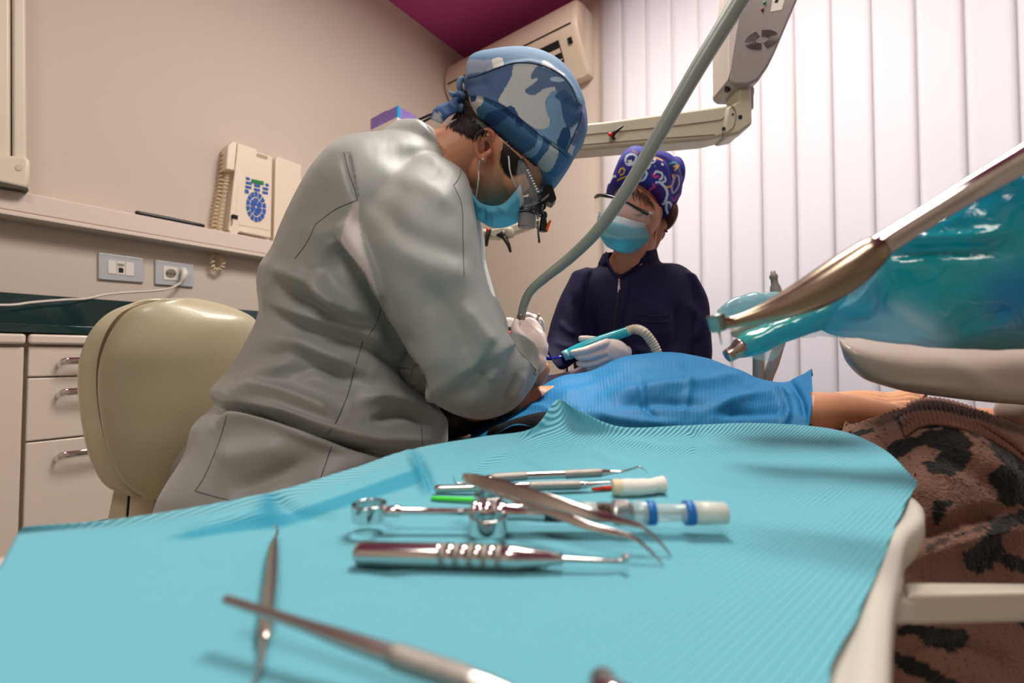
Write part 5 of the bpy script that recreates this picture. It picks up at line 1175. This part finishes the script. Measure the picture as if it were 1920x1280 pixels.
# blue bib over the chest
M_BIB = mat('blue_bib', (30, 122, 176), 0.62, attr=True, spec=.3)
ntb = M_BIB.node_tree; uvb = ntb.nodes.new('ShaderNodeAttribute'); uvb.attribute_name = 'rib'; s2 = ntb.nodes.new('ShaderNodeMath'); s2.operation = 'SINE'
ntb.links.new(uvb.outputs['Fac'], s2.inputs[0]); b2 = ntb.nodes.new('ShaderNodeBump'); b2.inputs['Distance'].default_value = .00012; b2.inputs['Strength'].default_value = .8
ntb.links.new(s2.outputs[0], b2.inputs['Height']); ntb.links.new(b2.outputs[0], ntb.nodes['Principled BSDF'].inputs['Normal'])
cols = [  # behind, ridge outline, upper, lower, near edge
    [(900, 812, .84), (884, 814, .80), (884, 818, .77), (882, 822, .74), (880, 826, .72)],
    [(960, 780, .88), (944, 774, .82), (942, 790, .76), (936, 800, .71), (932, 812, .68)],
    [(1020, 750, .90), (990, 742, .83), (990, 762, .76), (985, 776, .71), (975, 798, .665)],
    [(1070, 730, .92), (1048, 706, .84), (1050, 735, .76), (1050, 766, .70), (1050, 810, .65)],
    [(1120, 715, .93), (1108, 696, .85), (1112, 728, .77), (1112, 770, .69), (1112, 830, .65)],
    [(1170, 700, .94), (1165, 670, .86), (1168, 712, .76), (1170, 768, .68), (1170, 850, .64)],
    [(1230, 690, .95), (1232, 660, .86), (1232, 702, .75), (1232, 770, .67), (1232, 860, .63)],
    [(1300, 700, .95), (1300, 666, .86), (1302, 706, .75), (1304, 770, .67), (1304, 860, .63)],
    [(1370, 715, .94), (1368, 687, .85), (1370, 722, .74), (1372, 772, .67), (1372, 860, .63)],
    [(1420, 730, .92), (1418, 708, .83), (1420, 738, .735), (1422, 778, .67), (1424, 850, .63)],
    [(1470, 735, .88), (1468, 716, .80), (1470, 745, .72), (1472, 785, .665), (1474, 840, .63)],
    [(1500, 720, .84), (1496, 706, .78), (1500, 742, .71), (1502, 782, .66), (1500, 830, .63)],
    [(1524, 704, .82), (1521, 691, .77), (1523, 736, .70), (1521, 772, .655), (1514, 822, .63)]]
BG = patch([[W(*q) for q in c] for c in cols], 300, 150)
v_, f2 = sheet(BG)
v_ = folds(v_, f2, [(a_, b_*.9, c_*1.4) for a_, b_, c_ in [([(1130, 745), (1200, 730), (1330, 715), (1400, 700)], 12, .006), ([(1150, 760), (1230, 752), (1340, 760)], 10, -.006), ([(1330, 765), (1400, 745), (1480, 742)], 9, .006), ([(1330, 775), (1420, 772), (1500, 765)], 10, -.006),
    ([(1030, 745), (1100, 730), (1170, 700)], 12, .004), ([(1180, 690), (1240, 688), (1330, 696)], 12, -.003), ([(1260, 672), (1290, 720), (1280, 780)], 9, .003), ([(1440, 716), (1475, 760), (1470, 800)], 9, .005), ([(1480, 715), (1500, 745), (1510, 790)], 7, -.005),
    ([(1090, 770), (1180, 790), (1300, 795)], 10, .004), ([(980, 760), (1020, 765), (1060, 785)], 8, .003), ([(1200, 705), (1210, 760), (1240, 790)], 8, -.004), ([(1380, 705), (1440, 735), (1500, 750)], 6, .004), ([(1000, 790), (1050, 770), (1090, 765)], 6, -.003)]])
bb_ = bvh(v_, f2)
for i in range(len(pvb)):
    X = pvb[i]; r__ = X-C0; D_ = np.linalg.norm(r__); q_ = proj(X)
    if 1040 < q_[0] < 1519:
        h = bb_.ray_cast(Vector(C0), Vector(r__/D_))
        if h[0] is None or h[3] > D_-.012:
            up_ = bb_.find_nearest(Vector(X)); pvb[i] = np.array(up_[0])+(r__/D_)*.02-ZZ*.012
patb = obj('body', (pvb, pfb), M_PSKIN, pt)
nn = vnormals(v_, f2); v_ = v_+nn*(.0016*noise3(v_, 34, 51)+.0005*noise3(v_, 110, 52))[:, None]
bo = tag(obj('patient_bib', (v_, f2), M_BIB, solid=.0006), 'crinkled blue paper bib spread over the reclining patient', 'bib')
paint(bo, (30, 122, 176), [])
gu = np.repeat(np.arange(300)/300., 150); ra = bo.data.attributes.new('rib', 'FLOAT', 'POINT'); ra.data.foreach_set('value', (gu*2*math.pi*110).astype(np.float32))
add_translucent(M_BIB, .15)
# dark clothing edge between bib and paper, head pad
obj('collar', patch and remesh(join(silo([(915, 812, .72, 905, 838, .70, .03), (970, 795, .72, 960, 850, .68, .04), (1030, 785, .71, 1030, 850, .66, .04), (1090, 790, .70, 1090, 860, .66, .04)], n=16, m=24)), .004, 6), mat('black_knit', (16, 14, 14), .95, bump=('noise', 200, .8, .002)), so)

# dental chair under the patient
M_VINYL = mat('chair_vinyl', (206, 192, 166), .4, bump=('noise', 200, .1, .0005))
dc = thing('dental_chair', 'cream dental chair the patient lies on, mostly hidden by bib and tray', 'dental chair', W(1300, 1200, .85)*np.array([1, 1, 0]))
back = silo([(830, 818, .80, 835, 850, .80, .09), (900, 830, .80, 900, 880, .80, .12), (1050, 850, .78, 1050, 920, .78, .16), (1250, 885, .76, 1250, 990, .76, .18), (1500, 930, .75, 1500, 1080, .75, .19), (1800, 1010, .74, 1800, 1250, .74, .19), (2200, 1080, .74, 2200, 1350, .74, .19)], n=40, m=40)
obj('backrest', back, M_VINYL, dc)
pc_ = W(1450, 1280, .82)
obj('base', join(box(pc_[0]-.16, pc_[0]+.16, pc_[1]-.2, pc_[1]+.2, .0, .10), box(pc_[0]-.09, pc_[0]+.09, pc_[1]-.09, pc_[1]+.09, .1, pc_[2]+.12)), WHITEP, dc, bevel=.02)
hd = patch([[W(1005, 706, .965), W(1050, 700, .970), W(1085, 688, .972), W(1118, 662, .974)], [W(1010, 745, .96), W(1060, 745, .96), W(1112, 745, .965), W(1140, 735, .97)]], 10, 20)
tag(obj('head_towel', sheet(hd), mat('pink_towel', (206, 176, 184), .9, bump=('noise', 120, .8, .002), var=.12, varsc=60), solid=.004), 'pale pink patterned towel behind the patient, under the suction hand', 'towel')
# ------------------------------------------------------------ stool
M_STOOL = mat('stool_leather', (174, 165, 136), 0.38, bump=('noise', 230, .35, .0006), coat=.15)
M_SHELL = mat('stool_shell', (196, 186, 156), 0.22, coat=.4)
sl = thing('stool', 'cream dentist stool with rounded padded backrest in front of the drawers', 'stool', W(330, 1200, .9)*np.array([1, 1, 0]))
cush = silo([(296, 563, .82, 372, 560, .90, .010), (246, 580, .80, 424, 573, .93, .030), (212, 615, .79, 476, 597, .95, .044), (190, 665, .78, 494, 640, .96, .052), (183, 720, .78, 496, 700, .96, .055), (188, 780, .78, 484, 770, .955, .055), (202, 840, .78, 458, 835, .95, .052), (228, 893, .79, 412, 888, .93, .044), (262, 925, .81, 372, 920, .91, .030), (298, 938, .83, 340, 936, .88, .012)], n=60, m=64)
obj('back_cushion', cush, M_STOOL, sl)
shell = silo([(262, 563, .86, 360, 566, .95, .012), (206, 585, .84, 410, 590, .98, .028), (170, 620, .825, 440, 620, 1.0, .036), (150, 668, .82, 450, 665, 1.01, .040), (145, 712, .82, 455, 715, 1.01, .042), (149, 770, .82, 450, 775, 1.01, .042), (160, 830, .82, 430, 835, 1.0, .040), (176, 878, .83, 400, 885, .98, .034), (200, 912, .845, 370, 915, .96, .028), (240, 929, .86, 335, 930, .93, .014)], n=60, m=64)
obj('back_shell', shell, M_SHELL, sl)
obj('shell_seam', silo([(290.0, 563, .845, 372, 562, .92, 0.00582), (234.0, 582, .825, 424, 578, .955, 0.021339999999999998), (202.0, 617, .81, 476, 602, .975, 0.03298), (184.0, 667, .805, 494, 645, .985, 0.0388), (180.0, 720, .805, 494, 705, .985, 0.04074), (186.0, 780, .805, 480, 775, .98, 0.04074), (201.0, 840, .805, 452, 840, .975, 0.0388), (228.0, 895, .815, 410, 890, .955, 0.03298), (260.0, 926, .835, 370, 922, .935, 0.02328), (296.0, 936, .85, 340, 937, .905, 0.0077599999999999995)], n=50, m=50), mat('seam_olive', (98, 88, 58), .6), sl)
obj('back_post', slab([W(212, 915, .87), W(240, 915, .87), W(232, 1010, .87), W(192, 1010, .87)], FW*.03), M_SHELL, sl, bevel=.004)
obj('back_post', slab([W(242, 915, .87), W(294, 915, .87), W(286, 1010, .87), W(234, 1010, .87)], FW*.04), M_SHELL, sl, bevel=.006)
obj('post_groove', slab([W(240, 915, .872), W(243, 915, .872), W(235, 1010, .872), W(232, 1010, .872)], FW*.02), DARK, sl, smooth=False)
se = W(470, 960, .85); se[2] = .46
obj('seat', join(revolve(se+ZZ*-.04, se+ZZ*.05, [(0, .02), (0, .17), (.3, .20), (.8, .20), (1, .16), (1, .01)], 40), slab([W(200, 1005, .87), W(286, 1005, .87), se+RT*-.05+ZZ*-.02, se+RT*-.15+ZZ*-.02], ZZ*-.03)), M_STOOL, sl)
obj('gas_lift', revolve(se-ZZ*.04, (se[0], se[1], .08), [(0, .035), (.4, .035), (.4, .022), (1, .022)]), CHROME, sl)
for k in range(5):
    a = k*2*math.pi/5+.3; e = np.array([se[0]+.26*math.cos(a), se[1]+.26*math.sin(a), .07])
    lg_ = obj('leg', tube3([(se[0], se[1], .09), e], [.022, .014]), M_SHELL, sl)
    obj('castor', revolve(e+np.array([0, -.015, -.045]), e+np.array([0, .015, -.045]), [(0, .005), (0, .025), (1, .025), (1, .005)]), BLACK, lg_)

# ------------------------------------------------------------ lamp arm in front of the window
M_ARM = mat('arm_plastic', (188, 184, 162), 0.4)
M_ARMG = mat('lamp_head_grey', (148, 142, 140), 0.4)
M_GAP = mat('gap_brown', (120, 108, 84), .6)
d0 = 1.42
la = thing('operating_lamp_arm', 'cream lamp arm with grey upper housing in front of the window blind', 'lamp arm', W(1300, 230, d0))
def pl(pts, d, t, name, m, par, bev=.004, dl=None):
    return obj(name, slab([W(a, b, d) for a, b in pts], FW*t), m, par, bevel=bev, smooth=bev > 0)
pl([(1000, 240), (1140, 226), (1366, 196), (1384, 192), (1396, 200), (1400, 225), (1394, 245), (1340, 259), (1325, 262), (1090, 281), (1000, 290)], d0, .075, 'beam', M_ARM, la, .01)
obj('trim_line', tube3([W(x, y, d0-.0008) for x, y in ((1060, 256), (1150, 247), (1250, 237), (1340, 226), (1356, 221), (1364, 205), (1366, 198))], .0014, m=6, n=40), M_GAP, la)
obj('trim_line', tube3([W(x, y, d0-.0008) for x, y in ((1060, 274), (1200, 262), (1340, 252))], .0012, m=6, n=20), M_GAP, la)
obj('under_rail', tube3([W(1060, 282, d0+.02), W(1200, 270, d0+.02), W(1326, 260, d0+.02)], .0075, m=12), mat('rail_metal', (176, 166, 140), .35, .4), la)
obj('rail_cap', tube3([W(1322, 261, d0+.02), W(1328, 260.5, d0+.02)], .0085, m=12), DARK, la)
pl([(1364, 200), (1384, 188), (1384, 150), (1410, 152), (1411, 190), (1412, 232), (1400, 240), (1388, 250), (1362, 255), (1356, 240)], d0-.012, .085, 'elbow', M_ARM, la, .010)
obj('elbow_line', tube3([W(x, y, d0-.0135) for x, y in ((1366, 195), (1376, 202), (1380, 216), (1374, 238), (1358, 250))], .0012, m=6, n=30), M_GAP, la)
for x, y, r in ((1388, 219, 4), (1374, 214, 2), (1357, 241, 3.6)):
    obj('screw_cap', ellp(x, y, d0-.013, r, r, .002), DARK, la)
obj('neck_joint', revolve(W(1397, 205, d0+.03), W(1397, 148, d0+.03), [(0, .024), (.45, .024), (.46, .026), (.6, .026), (.62, .024), (1, .024)]), M_ARMG, la)
face = [(1393, -60), (1522, -60), (1455, 98), (1442, 124), (1424, 150), (1404, 160), (1376, 160), (1366, 152), (1368, 120)]
pl(face, d0-.03, .12, 'upper_housing', M_ARMG, la, .012)
pl([(1380, -60), (1402, -60), (1372, 130), (1366, 150), (1365, 70)], d0-.032, .11, 'side_panel', mat('panel_light', (214, 206, 198), .4), la, .004)
def fan(cx, cy):
    P = []
    for k, (a0, a1) in enumerate(((200, 268), (290, 358), (20, 88), (110, 178))):
        for r in np.linspace(12, 27, 5):
            P.append(tube3([W(cx+(r*1.12)*math.cos(math.radians(q))+.0*r, cy-(r*.62)*math.sin(math.radians(q)+.0)-(r)*.18*math.cos(math.radians(q)), d0-.0305) for q in np.linspace(a0, a1, 7)], .0017, m=6, n=12))
    return P
obj('fan_grille', join(*fan(1428, 74)), mat('grille_dark', (84, 74, 70), .6), la)
pl([(1452, -20), (1476, -20), (1466, 18), (1445, 22)], d0-.0306, .001, 'type_label', WHITEP, la, 0)
pl([(1456, -6), (1462, -6), (1458, 5), (1452, 5)], d0-.031, .0005, 'label_print', DARK, la, 0)
obj('green_lamp', ellp(1434, 5, d0-.031, 3, 3, .003), mat('green_led', (20, 140, 90), .3), la)
obj('red_lamp', ellp(1430, 18, d0-.031, 3, 3, .003), mat('red_led', (120, 20, 20), .3), la)
obj('knob', ellp(1364, 166, d0+.0, 5.5, 7.5, .012), BLACK, la)
obj('knob_stem', tube3([W(1364, 164, d0), W(1380, 156, d0+.01)], .004), BLACK, la)
obj('clamp_lever', join(tube3([W(1149, 254, d0-.012), W(1153, 248, d0-.018), W(1167, 237, d0-.02)], [.006, .006, .0035]), tube3([W(1146, 252, d0-.008), W(1152, 261, d0-.006)], [.006, .004])), BLACK, la)
obj('lever_button', ellp(1144, 252, d0-.018, 4, 4, .004), mat('red_button', (226, 24, 24), .3), la)
obj('wall_link', tube3([W(1005, 265, d0+.04), W(972, 285, 1.47), W(958, 350, 1.45), W(954, 405, 1.40), W(954, 424, 1.37)], [.03, .026, .02, .014, .012], n=30), M_ARM, la)


lh_ = LP0; la_ = (LP1-LP0)/np.linalg.norm(LP1-LP0)
obj('lamp_head', revolve(lh_-la_*.10, lh_-la_*.005, [(0, .01), (0, .05), (.4, .12), (1, .13), (1, .115), (.6, .10), (.55, .01)]), M_ARMG, la)
obj('head_link', tube3([W(1460, -60, d0+.03), W(1440, -330, d0+.03), lh_-la_*.10], [.03, .03, .025], n=20), M_ARMG, la)
# second arm with black levers, seen under the dentist's mask
sa = thing('equipment_arm', 'small cream arm with black clamp levers hanging below the dentist mask', 'arm', W(960, 440, 1.35))
pl([(905, 432), (950, 424), (1000, 408), (1015, 412), (1000, 424), (955, 440), (935, 446), (912, 444)], 1.35, .04, 'arm', M_ARM, sa, .005)
obj('pivot', revolve(W(953, 428, 1.33), W(957, 446, 1.33), [(0, .012), (.2, .014), (.8, .014), (1, .01)]), M_ARM, sa)
obj('clamp_lever', join(tube3([W(917, 432, 1.335), W(914, 442, 1.33), W(912, 459, 1.33)], [.007, .007, .005])), BLACK, sa)
obj('lever_button', ellp(914, 431, 1.325, 3, 3.5, .004), mat('red_button2', (226, 24, 24), .3), sa)
obj('clamp_lever', join(slab([W(930, 440, 1.325), W(946, 431, 1.325), W(958, 441, 1.325), W(946, 448, 1.325)], FW*.02), tube3([W(946, 446, 1.325), W(953, 458, 1.32), W(957, 471, 1.32)], [.007, .006, .004])), BLACK, sa)
obj('hanging_rod', tube3([W(1008, 385, 1.36), W(1009, 430, 1.35), W(1011, 453, 1.35)], [.0028, .003, .004]), mat('rod_green', (50, 56, 44), .5), sa)
obj('hanging_rod', tube3([W(1000, 420, 1.36), W(1008, 428, 1.35)], [.002, .002]), mat('rod_green2', (50, 56, 44), .5), sa)
wq_ = Rx(852, 440, XL)
obj('wall_mount', tube3([W(910, 438, 1.365), W(880, 440, 1.45), (W(868, 440, 1.9)), wq_+np.array([.02, 0, 0]), wq_], [.014, .02, .02, .03, .03], n=24), M_ARM, sa)

# ------------------------------------------------------------ hoses and hand instruments at the patient
M_HOSE = mat('grey_green_hose', (140, 150, 141), 0.42, coat=.15)
hs_ = thing('handpiece_hose', 'long grey-green handpiece hose curving from the top down to the dentist hand', 'hose', W(978, 600, .70))
HP = [(1560, -330, .62, 21), (1440, -95, .64, 19), (1384, 5, .65, 17.5), (1310, 125, .66, 15.5), (1240, 245, .67, 14), (1172, 360, .68, 12.5), (1120, 432, .69, 11.5), (1070, 482, .70, 10.5), (1025, 518, .70, 9.5), (995, 545, .70, 8.6), (982, 572, .70, 8), (978, 592, .70, 7.6)]
obj('hose', tubep(HP, m=24, n=160), M_HOSE, hs_)
obj('coupling', revolve(W(978, 588, .70), W(974, 624, .70), [(0, .0062), (.1, .0070), (.3, .0072), (.34, .0066), (.5, .0068), (.55, .0074), (1, .0070)]), mat('coupling_metal', (150, 140, 130), .35, .6), hs_)
obj('handpiece', revolve(W(974, 622, .70), W(955, 700, .74), [(0, .0065), (.5, .0075), (.9, .005), (1, .004)]), STEEL, hs_)
tag(obj('mirror_rod', tube3([W(1010, 590, .83), W(1003, 612, .83), W(985, 680, .82)], .0026, m=12), mat('rod_brass', (222, 208, 180), .2, 1)), 'slim shiny metal rod held between the gloved fingers', 'dental tool')

M_TEALC = mat('teal_sleeve', (40, 186, 200), 0.16, coat=.7, var=.15, varsc=60)
sc = thing('suction_handle', 'suction handpiece in teal sleeve with blue tip and ribbed beige hose in the assistant hand', 'suction', W(1110, 650, .94))
obj('sleeve', silo([(1062, 654, .958, 1070, 674, .958, .010, 2, 2), (1085, 643, .958, 1094, 664, .958, .011, 2, 2), (1120, 630, .958, 1128, 648, .958, .010, 2, 2), (1150, 620, .958, 1157, 638, .958, .010, 2, 2), (1176, 612, .958, 1181, 630, .958, .010, 2, 2)], n=30, m=28), M_TEALC, sc)
obj('sleeve_collar', revolve(W(1056, 668, .957), W(1066, 663, .957), [(0, .008), (0, .0105), (1, .011), (1, .009)]), mat('pale_teal', (150, 214, 220), .3), sc)
obj('tip', tubep([(1060, 667, .957, 4), (1045, 671, .95, 3.6), (1032, 672, .925, 3.6), (1015, 670, .91, 3.6)], m=12), mat('blue_tube', (20, 30, 150), .25, coat=.4), sc)
hh = [(1176, 621, .958, 9), (1190, 617, .955, 9), (1206, 622, .94, 9), (1220, 638, .94, 9), (1230, 656, .94, 9), (1238, 680, .94, 9), (1244, 720, .93, 9)]
P_ = cr(np.array([list(W(a, b, d))+[r*d/F] for a, b, d, r in hh]), 120); rr_ = P_[:, 3]*(1+.06*np.sin(np.arange(120)*1.25))
obj('ribbed_hose', tube3(P_[:, :3], rr_, m=20, n=120), mat('hose_beige', (206, 196, 174), .5), sc)

# bottle on a small trolley behind the dentist's arm
tb = W(953, 640, 1.30)
cr_ = thing('trolley', 'small white instrument trolley behind the dentist arm carrying the bottle', 'trolley', tb*np.array([1, 1, 0]))
obj('top', box(tb[0]-.16, tb[0]+.14, tb[1]-.12, tb[1]+.14, tb[2]-.02, tb[2]), WHITEP, cr_, bevel=.004)
for sx_ in (-.14, .12):
    for sy_ in (-.10, .12): obj('leg', tube3([(tb[0]+sx_, tb[1]+sy_, tb[2]-.02), (tb[0]+sx_, tb[1]+sy_, .0)], .01), CHROME, cr_)
bo_ = thing('medicine_bottle', 'small bottle with white screw cap and red label behind the gloved hand', 'bottle', tb)
obj('bottle', revolve(tb, tb+ZZ*.042, [(0, .003), (0, .019), (.05, .021), (.75, .021), (.9, .016), (1, .0135)]), mat('brown_glass', (62, 30, 22), .12, coat=.5), bo_)
obj('label', revolve(tb+ZZ*.006, tb+ZZ*.030, [(0, .0208), (0, .0214), (1, .0214), (1, .0208)]), mat('red_label', (176, 36, 34), .5), bo_)
obj('label_stripe', revolve(tb+ZZ*.0125, tb+ZZ*.020, [(0, .0212), (0, .0216), (1, .0216), (1, .0212)]), WHITEP, bo_)
obj('cap', revolve(tb+ZZ*.041, tb+ZZ*.068, [(0, .010), (0, .0172), (.7, .0170), (.95, .0155), (1, .010), (1, .001)]), mat('cap_cream', (236, 232, 224), .4), bo_)

# ------------------------------------------------------------ delivery unit on the right
M_UNIT = mat('unit_beige', (164, 150, 138), 0.38, coat=.15)
un = thing('delivery_unit', 'rounded beige dental unit body above the patient at the right edge', 'dental unit', W(1750, 700, .62))
uv_, uf_ = silo([(1573, 634, .62, 1575, 646, .62, .02, 4, 2), (1579, 634, .62, 1588, 680, .62, .04, 5, 2), (1600, 636, .62, 1624, 706, .62, .06, 6, 2), (1650, 638, .62, 1690, 724, .62, .07, 6, 2), (1720, 640, .615, 1770, 732, .615, .075, 6, 2), (1800, 640, .61, 1850, 740, .61, .08, 6, 2), (1890, 640, .61, 1930, 752, .61, .08, 6, 2), (2000, 640, .61, 2040, 780, .61, .08, 6, 2), (2150, 640, .61, 2170, 800, .61, .08, 6, 2)], n=70, m=64)
uv_, uf_ = remesh((uv_, uf_), .0035, 5)
uv_ = folds(uv_, uf_, [([(1590, 690), (1640, 712), (1740, 722), (1830, 728)], 5, .002), ([(1700, 660), (1780, 680), (1850, 720), (1920, 740)], 16, .0025)])
obj('housing', (uv_, uf_), M_UNIT, un)
ua = W(2120, 700, .66)
obj('stand', join(tube3([W(1905, 772, .72), W(1960, 790, .74), W(2050, 900, .76)], [.025, .03, .03]), tube3([W(2050, 880, .76), (ua[0], ua[1], .02)], [.035, .045])), M_UNIT, un)
M_HLD = mat('holder_grey', (170, 164, 150), .4)
obj('rest_post', tubep([(1421, 628, .93, 10), (1422, 690, .95, 10), (1422, 800, .98, 11)], m=14), M_HLD, un)
obj('rest_post', tubep([(1466, 630, .92, 9), (1450, 680, .94, 10), (1436, 720, .96, 10), (1426, 800, .98, 11)], m=14), M_HLD, un)
obj('rest_base', tube3([W(1424, 780, .98), W(1424, 780, .98)*np.array([1, 1, 0])+ZZ*.02], [.016, .02]), M_HLD, un)

# silver handpiece, closest to the lens
hpz = thing('turbine_handpiece', 'curved silver turbine handpiece with small head and bur, nearest on the right', 'handpiece', W(1345, 606, .31))
M_SILV = mat('satin_silver', (158, 144, 124), .24, 1)
obj('shaft', tubep([(1350, 606, .31, 12), (1372, 604, .31, 11.5), (1400, 597, .308, 14), (1440, 585, .305, 21), (1490, 565, .30, 29), (1540, 539, .295, 35), (1590, 507, .29, 36), (1632, 475, .285, 30)], m=40, n=90), M_SILV, hpz)
obj('rear_tube', tubep([(1628, 477, .286, 26), (1660, 455, .284, 23), (1740, 405, .275, 22), (1830, 350, .265, 24), (1930, 292, .25, 27), (2060, 212, .235, 32)], m=32, n=60), STEEL, hpz)
obj('supply_hose', tube3([W(2060, 212, .235), W(2260, 150, .27), W(2420, 260, .36), W(2380, 520, .48), W(2220, 655, .58)], [.0085, .007, .0065, .0065, .0065], m=16, n=70), M_HOSE, hpz)
obj('joint_ring', revolve(W(1622, 482, .287), W(1634, 473, .287), [(0, .0085), (0, .0102), (1, .0100), (1, .0085)]), mat('ring_teal', (70, 92, 92), .3, .7), hpz)
obj('head', revolve(W(1341, 590, .31), W(1349, 622, .31), [(0, .001), (0, .0058), (.06, .0062), (.14, .0062), (.16, .0058), (.85, .0056), (.97, .0046), (1, .002)]), mat('head_silver', (138, 152, 144), .22, 1), hpz)
obj('bur', revolve(W(1348, 620, .31), W(1353, 646, .31), [(0, .0010), (.5, .0006), (1, .0005)], 12), STEEL, hpz)

# scaler in teal wrap
s2_ = thing('scaler_handpiece', 'teal wrapped handpiece with short steel nozzle pointing down left', 'handpiece', W(1375, 660, .45))
obj('nozzle', revolve(W(1363, 668, .45), W(1392, 651, .45), [(0, .003), (0, .0065), (.1, .0066), (.5, .0072), (.9, .0105), (1, .0105)]), mat('nozzle_steel', (170, 160, 152), .22, 1), s2_)
v_, f2 = silo([(1379, 637, .45, 1400, 668, .45, .010, 2, 2), (1400, 622, .449, 1422, 663, .449, .013, 2, 2), (1440, 606, .445, 1462, 646, .445, .014), (1490, 585, .44, 1512, 628, .44, .015), (1550, 556, .43, 1570, 606, .43, .016), (1610, 520, .42, 1630, 585, .42, .018)], n=50, m=40)
v_ = v_+vnormals(v_, f2)*(.0012*noise3(v_, 120, 61))[:, None]
M_WRAP = mat('teal_film', (10, 150, 178), 0.10, coat=1, attr='alpha', bump=('noise', 60, .5, .004))
o = obj('film_sleeve', (v_, f2), M_WRAP, s2_); paint(o, (24, 178, 204), [([(1375, 625), (1470, 590), (1560, 560), (1560, 575), (1460, 615), (1395, 645)], (70, 190, 186, .95))], smooth_poly=False)
sk = patch([[W(1402, 668, .447), W(1440, 652, .444), W(1475, 630, .442)], [W(1420, 674, .45), W(1446, 664, .446), W(1470, 650, .442)], [W(1436, 676, .452), W(1448, 676, .448), (W(1458, 668, .444))]], 20, 24)
kv_, kf_ = sheet(sk); kv_ = kv_+(.0010*noise3(kv_, 200, 62))[:, None]*FW
M_FILM = mat('clear_film', (226, 232, 238), .08, alpha=.30, coat=1, spec=.8)
obj('film_skirt', (kv_, kf_), M_FILM, s2_, solid=.0003)
# third instrument and its tip
s3 = thing('air_syringe', 'pale handpiece in clear teal film behind the silver handpiece', 'handpiece', W(1400, 620, .55))
obj('handle', tubep([(1380, 624, .56, 9), (1420, 604, .56, 13), (1480, 578, .56, 15), (1560, 540, .55, 16)], m=24), mat('pale_grey', (196, 190, 172), .35), s3)
v_, f2 = silo([(1346, 582, .54, 1352, 594, .54, .008), (1370, 560, .54, 1378, 596, .54, .012), (1420, 548, .54, 1430, 590, .54, .014), (1475, 546, .54, 1490, 584, .54, .014), (1540, 520, .53, 1560, 560, .53, .014)], n=40, m=30)
v_ = v_+vnormals(v_, f2)*(.0015*noise3(v_, 110, 63))[:, None]
o = obj('film_cover', (v_, f2), M_WRAP, s3); paint(o, (166, 216, 224, ), [], alpha=lambda x, y: np.full(len(x), .75))
tp = thing('syringe_tip', 'upright grey nozzle sticking up behind the silver handpiece', 'nozzle', W(1455, 545, .6))
obj('nozzle', revolve(W(1460, 580, .6), W(1449, 508, .6), [(0, .0075), (.45, .0072), (.60, .0062), (.66, .0045), (.80, .0042), (.81, .0052), (.90, .0050), (.92, .0034), (1, .003), (1, .0005)]), mat('nozzle_grey', (150, 148, 140), .4), tp)

# big teal bag
v_, f2 = silo([(1524, 598, .44, 1526, 606, .44, .006), (1548, 580, .43, 1560, 626, .43, .012), (1592, 530, .42, 1618, 634, .42, .022), (1622, 470, .41, 1670, 642, .41, .028), (1652, 438, .40, 1720, 648, .40, .032), (1720, 392, .385, 1790, 652, .385, .036), (1800, 344, .37, 1860, 655, .37, .040), (1900, 284, .355, 1930, 655, .355, .042), (2020, 220, .34, 2030, 655, .34, .042), (2140, 160, .33, 2140, 650, .33, .042)], n=110, m=120)
v_ = v_+vnormals(v_, f2)*(.0030*noise3(v_, 42, 71)+.0012*noise3(v_, 120, 72))[:, None]
v_ = folds(v_, f2, [([(1640, 455), (1720, 450), (1820, 445), (1920, 430)], 10, .005), ([(1640, 480), (1760, 470), (1920, 470)], 12, -.005), ([(1650, 560), (1720, 610), (1780, 640)], 14, .005), ([(1560, 590), (1620, 560), (1660, 500)], 9, .004),
    ([(1590, 600), (1640, 590), (1660, 540)], 8, -.004), ([(1700, 430), (1800, 380), (1900, 320)], 12, -.005), ([(1780, 400), (1860, 350), (1920, 340)], 8, .005), ([(1760, 640), (1830, 600), (1920, 590)], 20, -.004)])
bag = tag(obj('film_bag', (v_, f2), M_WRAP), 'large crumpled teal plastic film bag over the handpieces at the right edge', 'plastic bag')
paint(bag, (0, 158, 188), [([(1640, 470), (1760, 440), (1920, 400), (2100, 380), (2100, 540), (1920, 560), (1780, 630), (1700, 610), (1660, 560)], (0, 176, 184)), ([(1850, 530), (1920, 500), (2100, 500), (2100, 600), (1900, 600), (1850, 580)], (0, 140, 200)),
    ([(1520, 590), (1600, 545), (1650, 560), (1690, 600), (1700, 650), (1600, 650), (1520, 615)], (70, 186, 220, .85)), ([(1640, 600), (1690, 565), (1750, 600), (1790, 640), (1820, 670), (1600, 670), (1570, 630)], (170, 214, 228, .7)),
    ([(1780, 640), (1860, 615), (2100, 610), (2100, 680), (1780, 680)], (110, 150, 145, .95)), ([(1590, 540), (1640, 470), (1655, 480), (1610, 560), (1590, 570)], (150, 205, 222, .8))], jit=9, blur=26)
add_translucent(M_WRAP, .35)
fl = patch([[W(1500, 634, .45), W(1520, 604, .445), W(1545, 612, .44)], [W(1512, 633, .45), W(1528, 622, .445), W(1560, 620, .44)], [W(1530, 632, .45), W(1538, 630, .445), W(1590, 636, .44)]], 16, 16)
fv_, ff_ = sheet(fl); fv_ = fv_+(.0020*noise3(fv_, 160, 73))[:, None]*FW
obj('film_corner', (fv_, ff_), M_FILM, bag, solid=.0003)
settle()
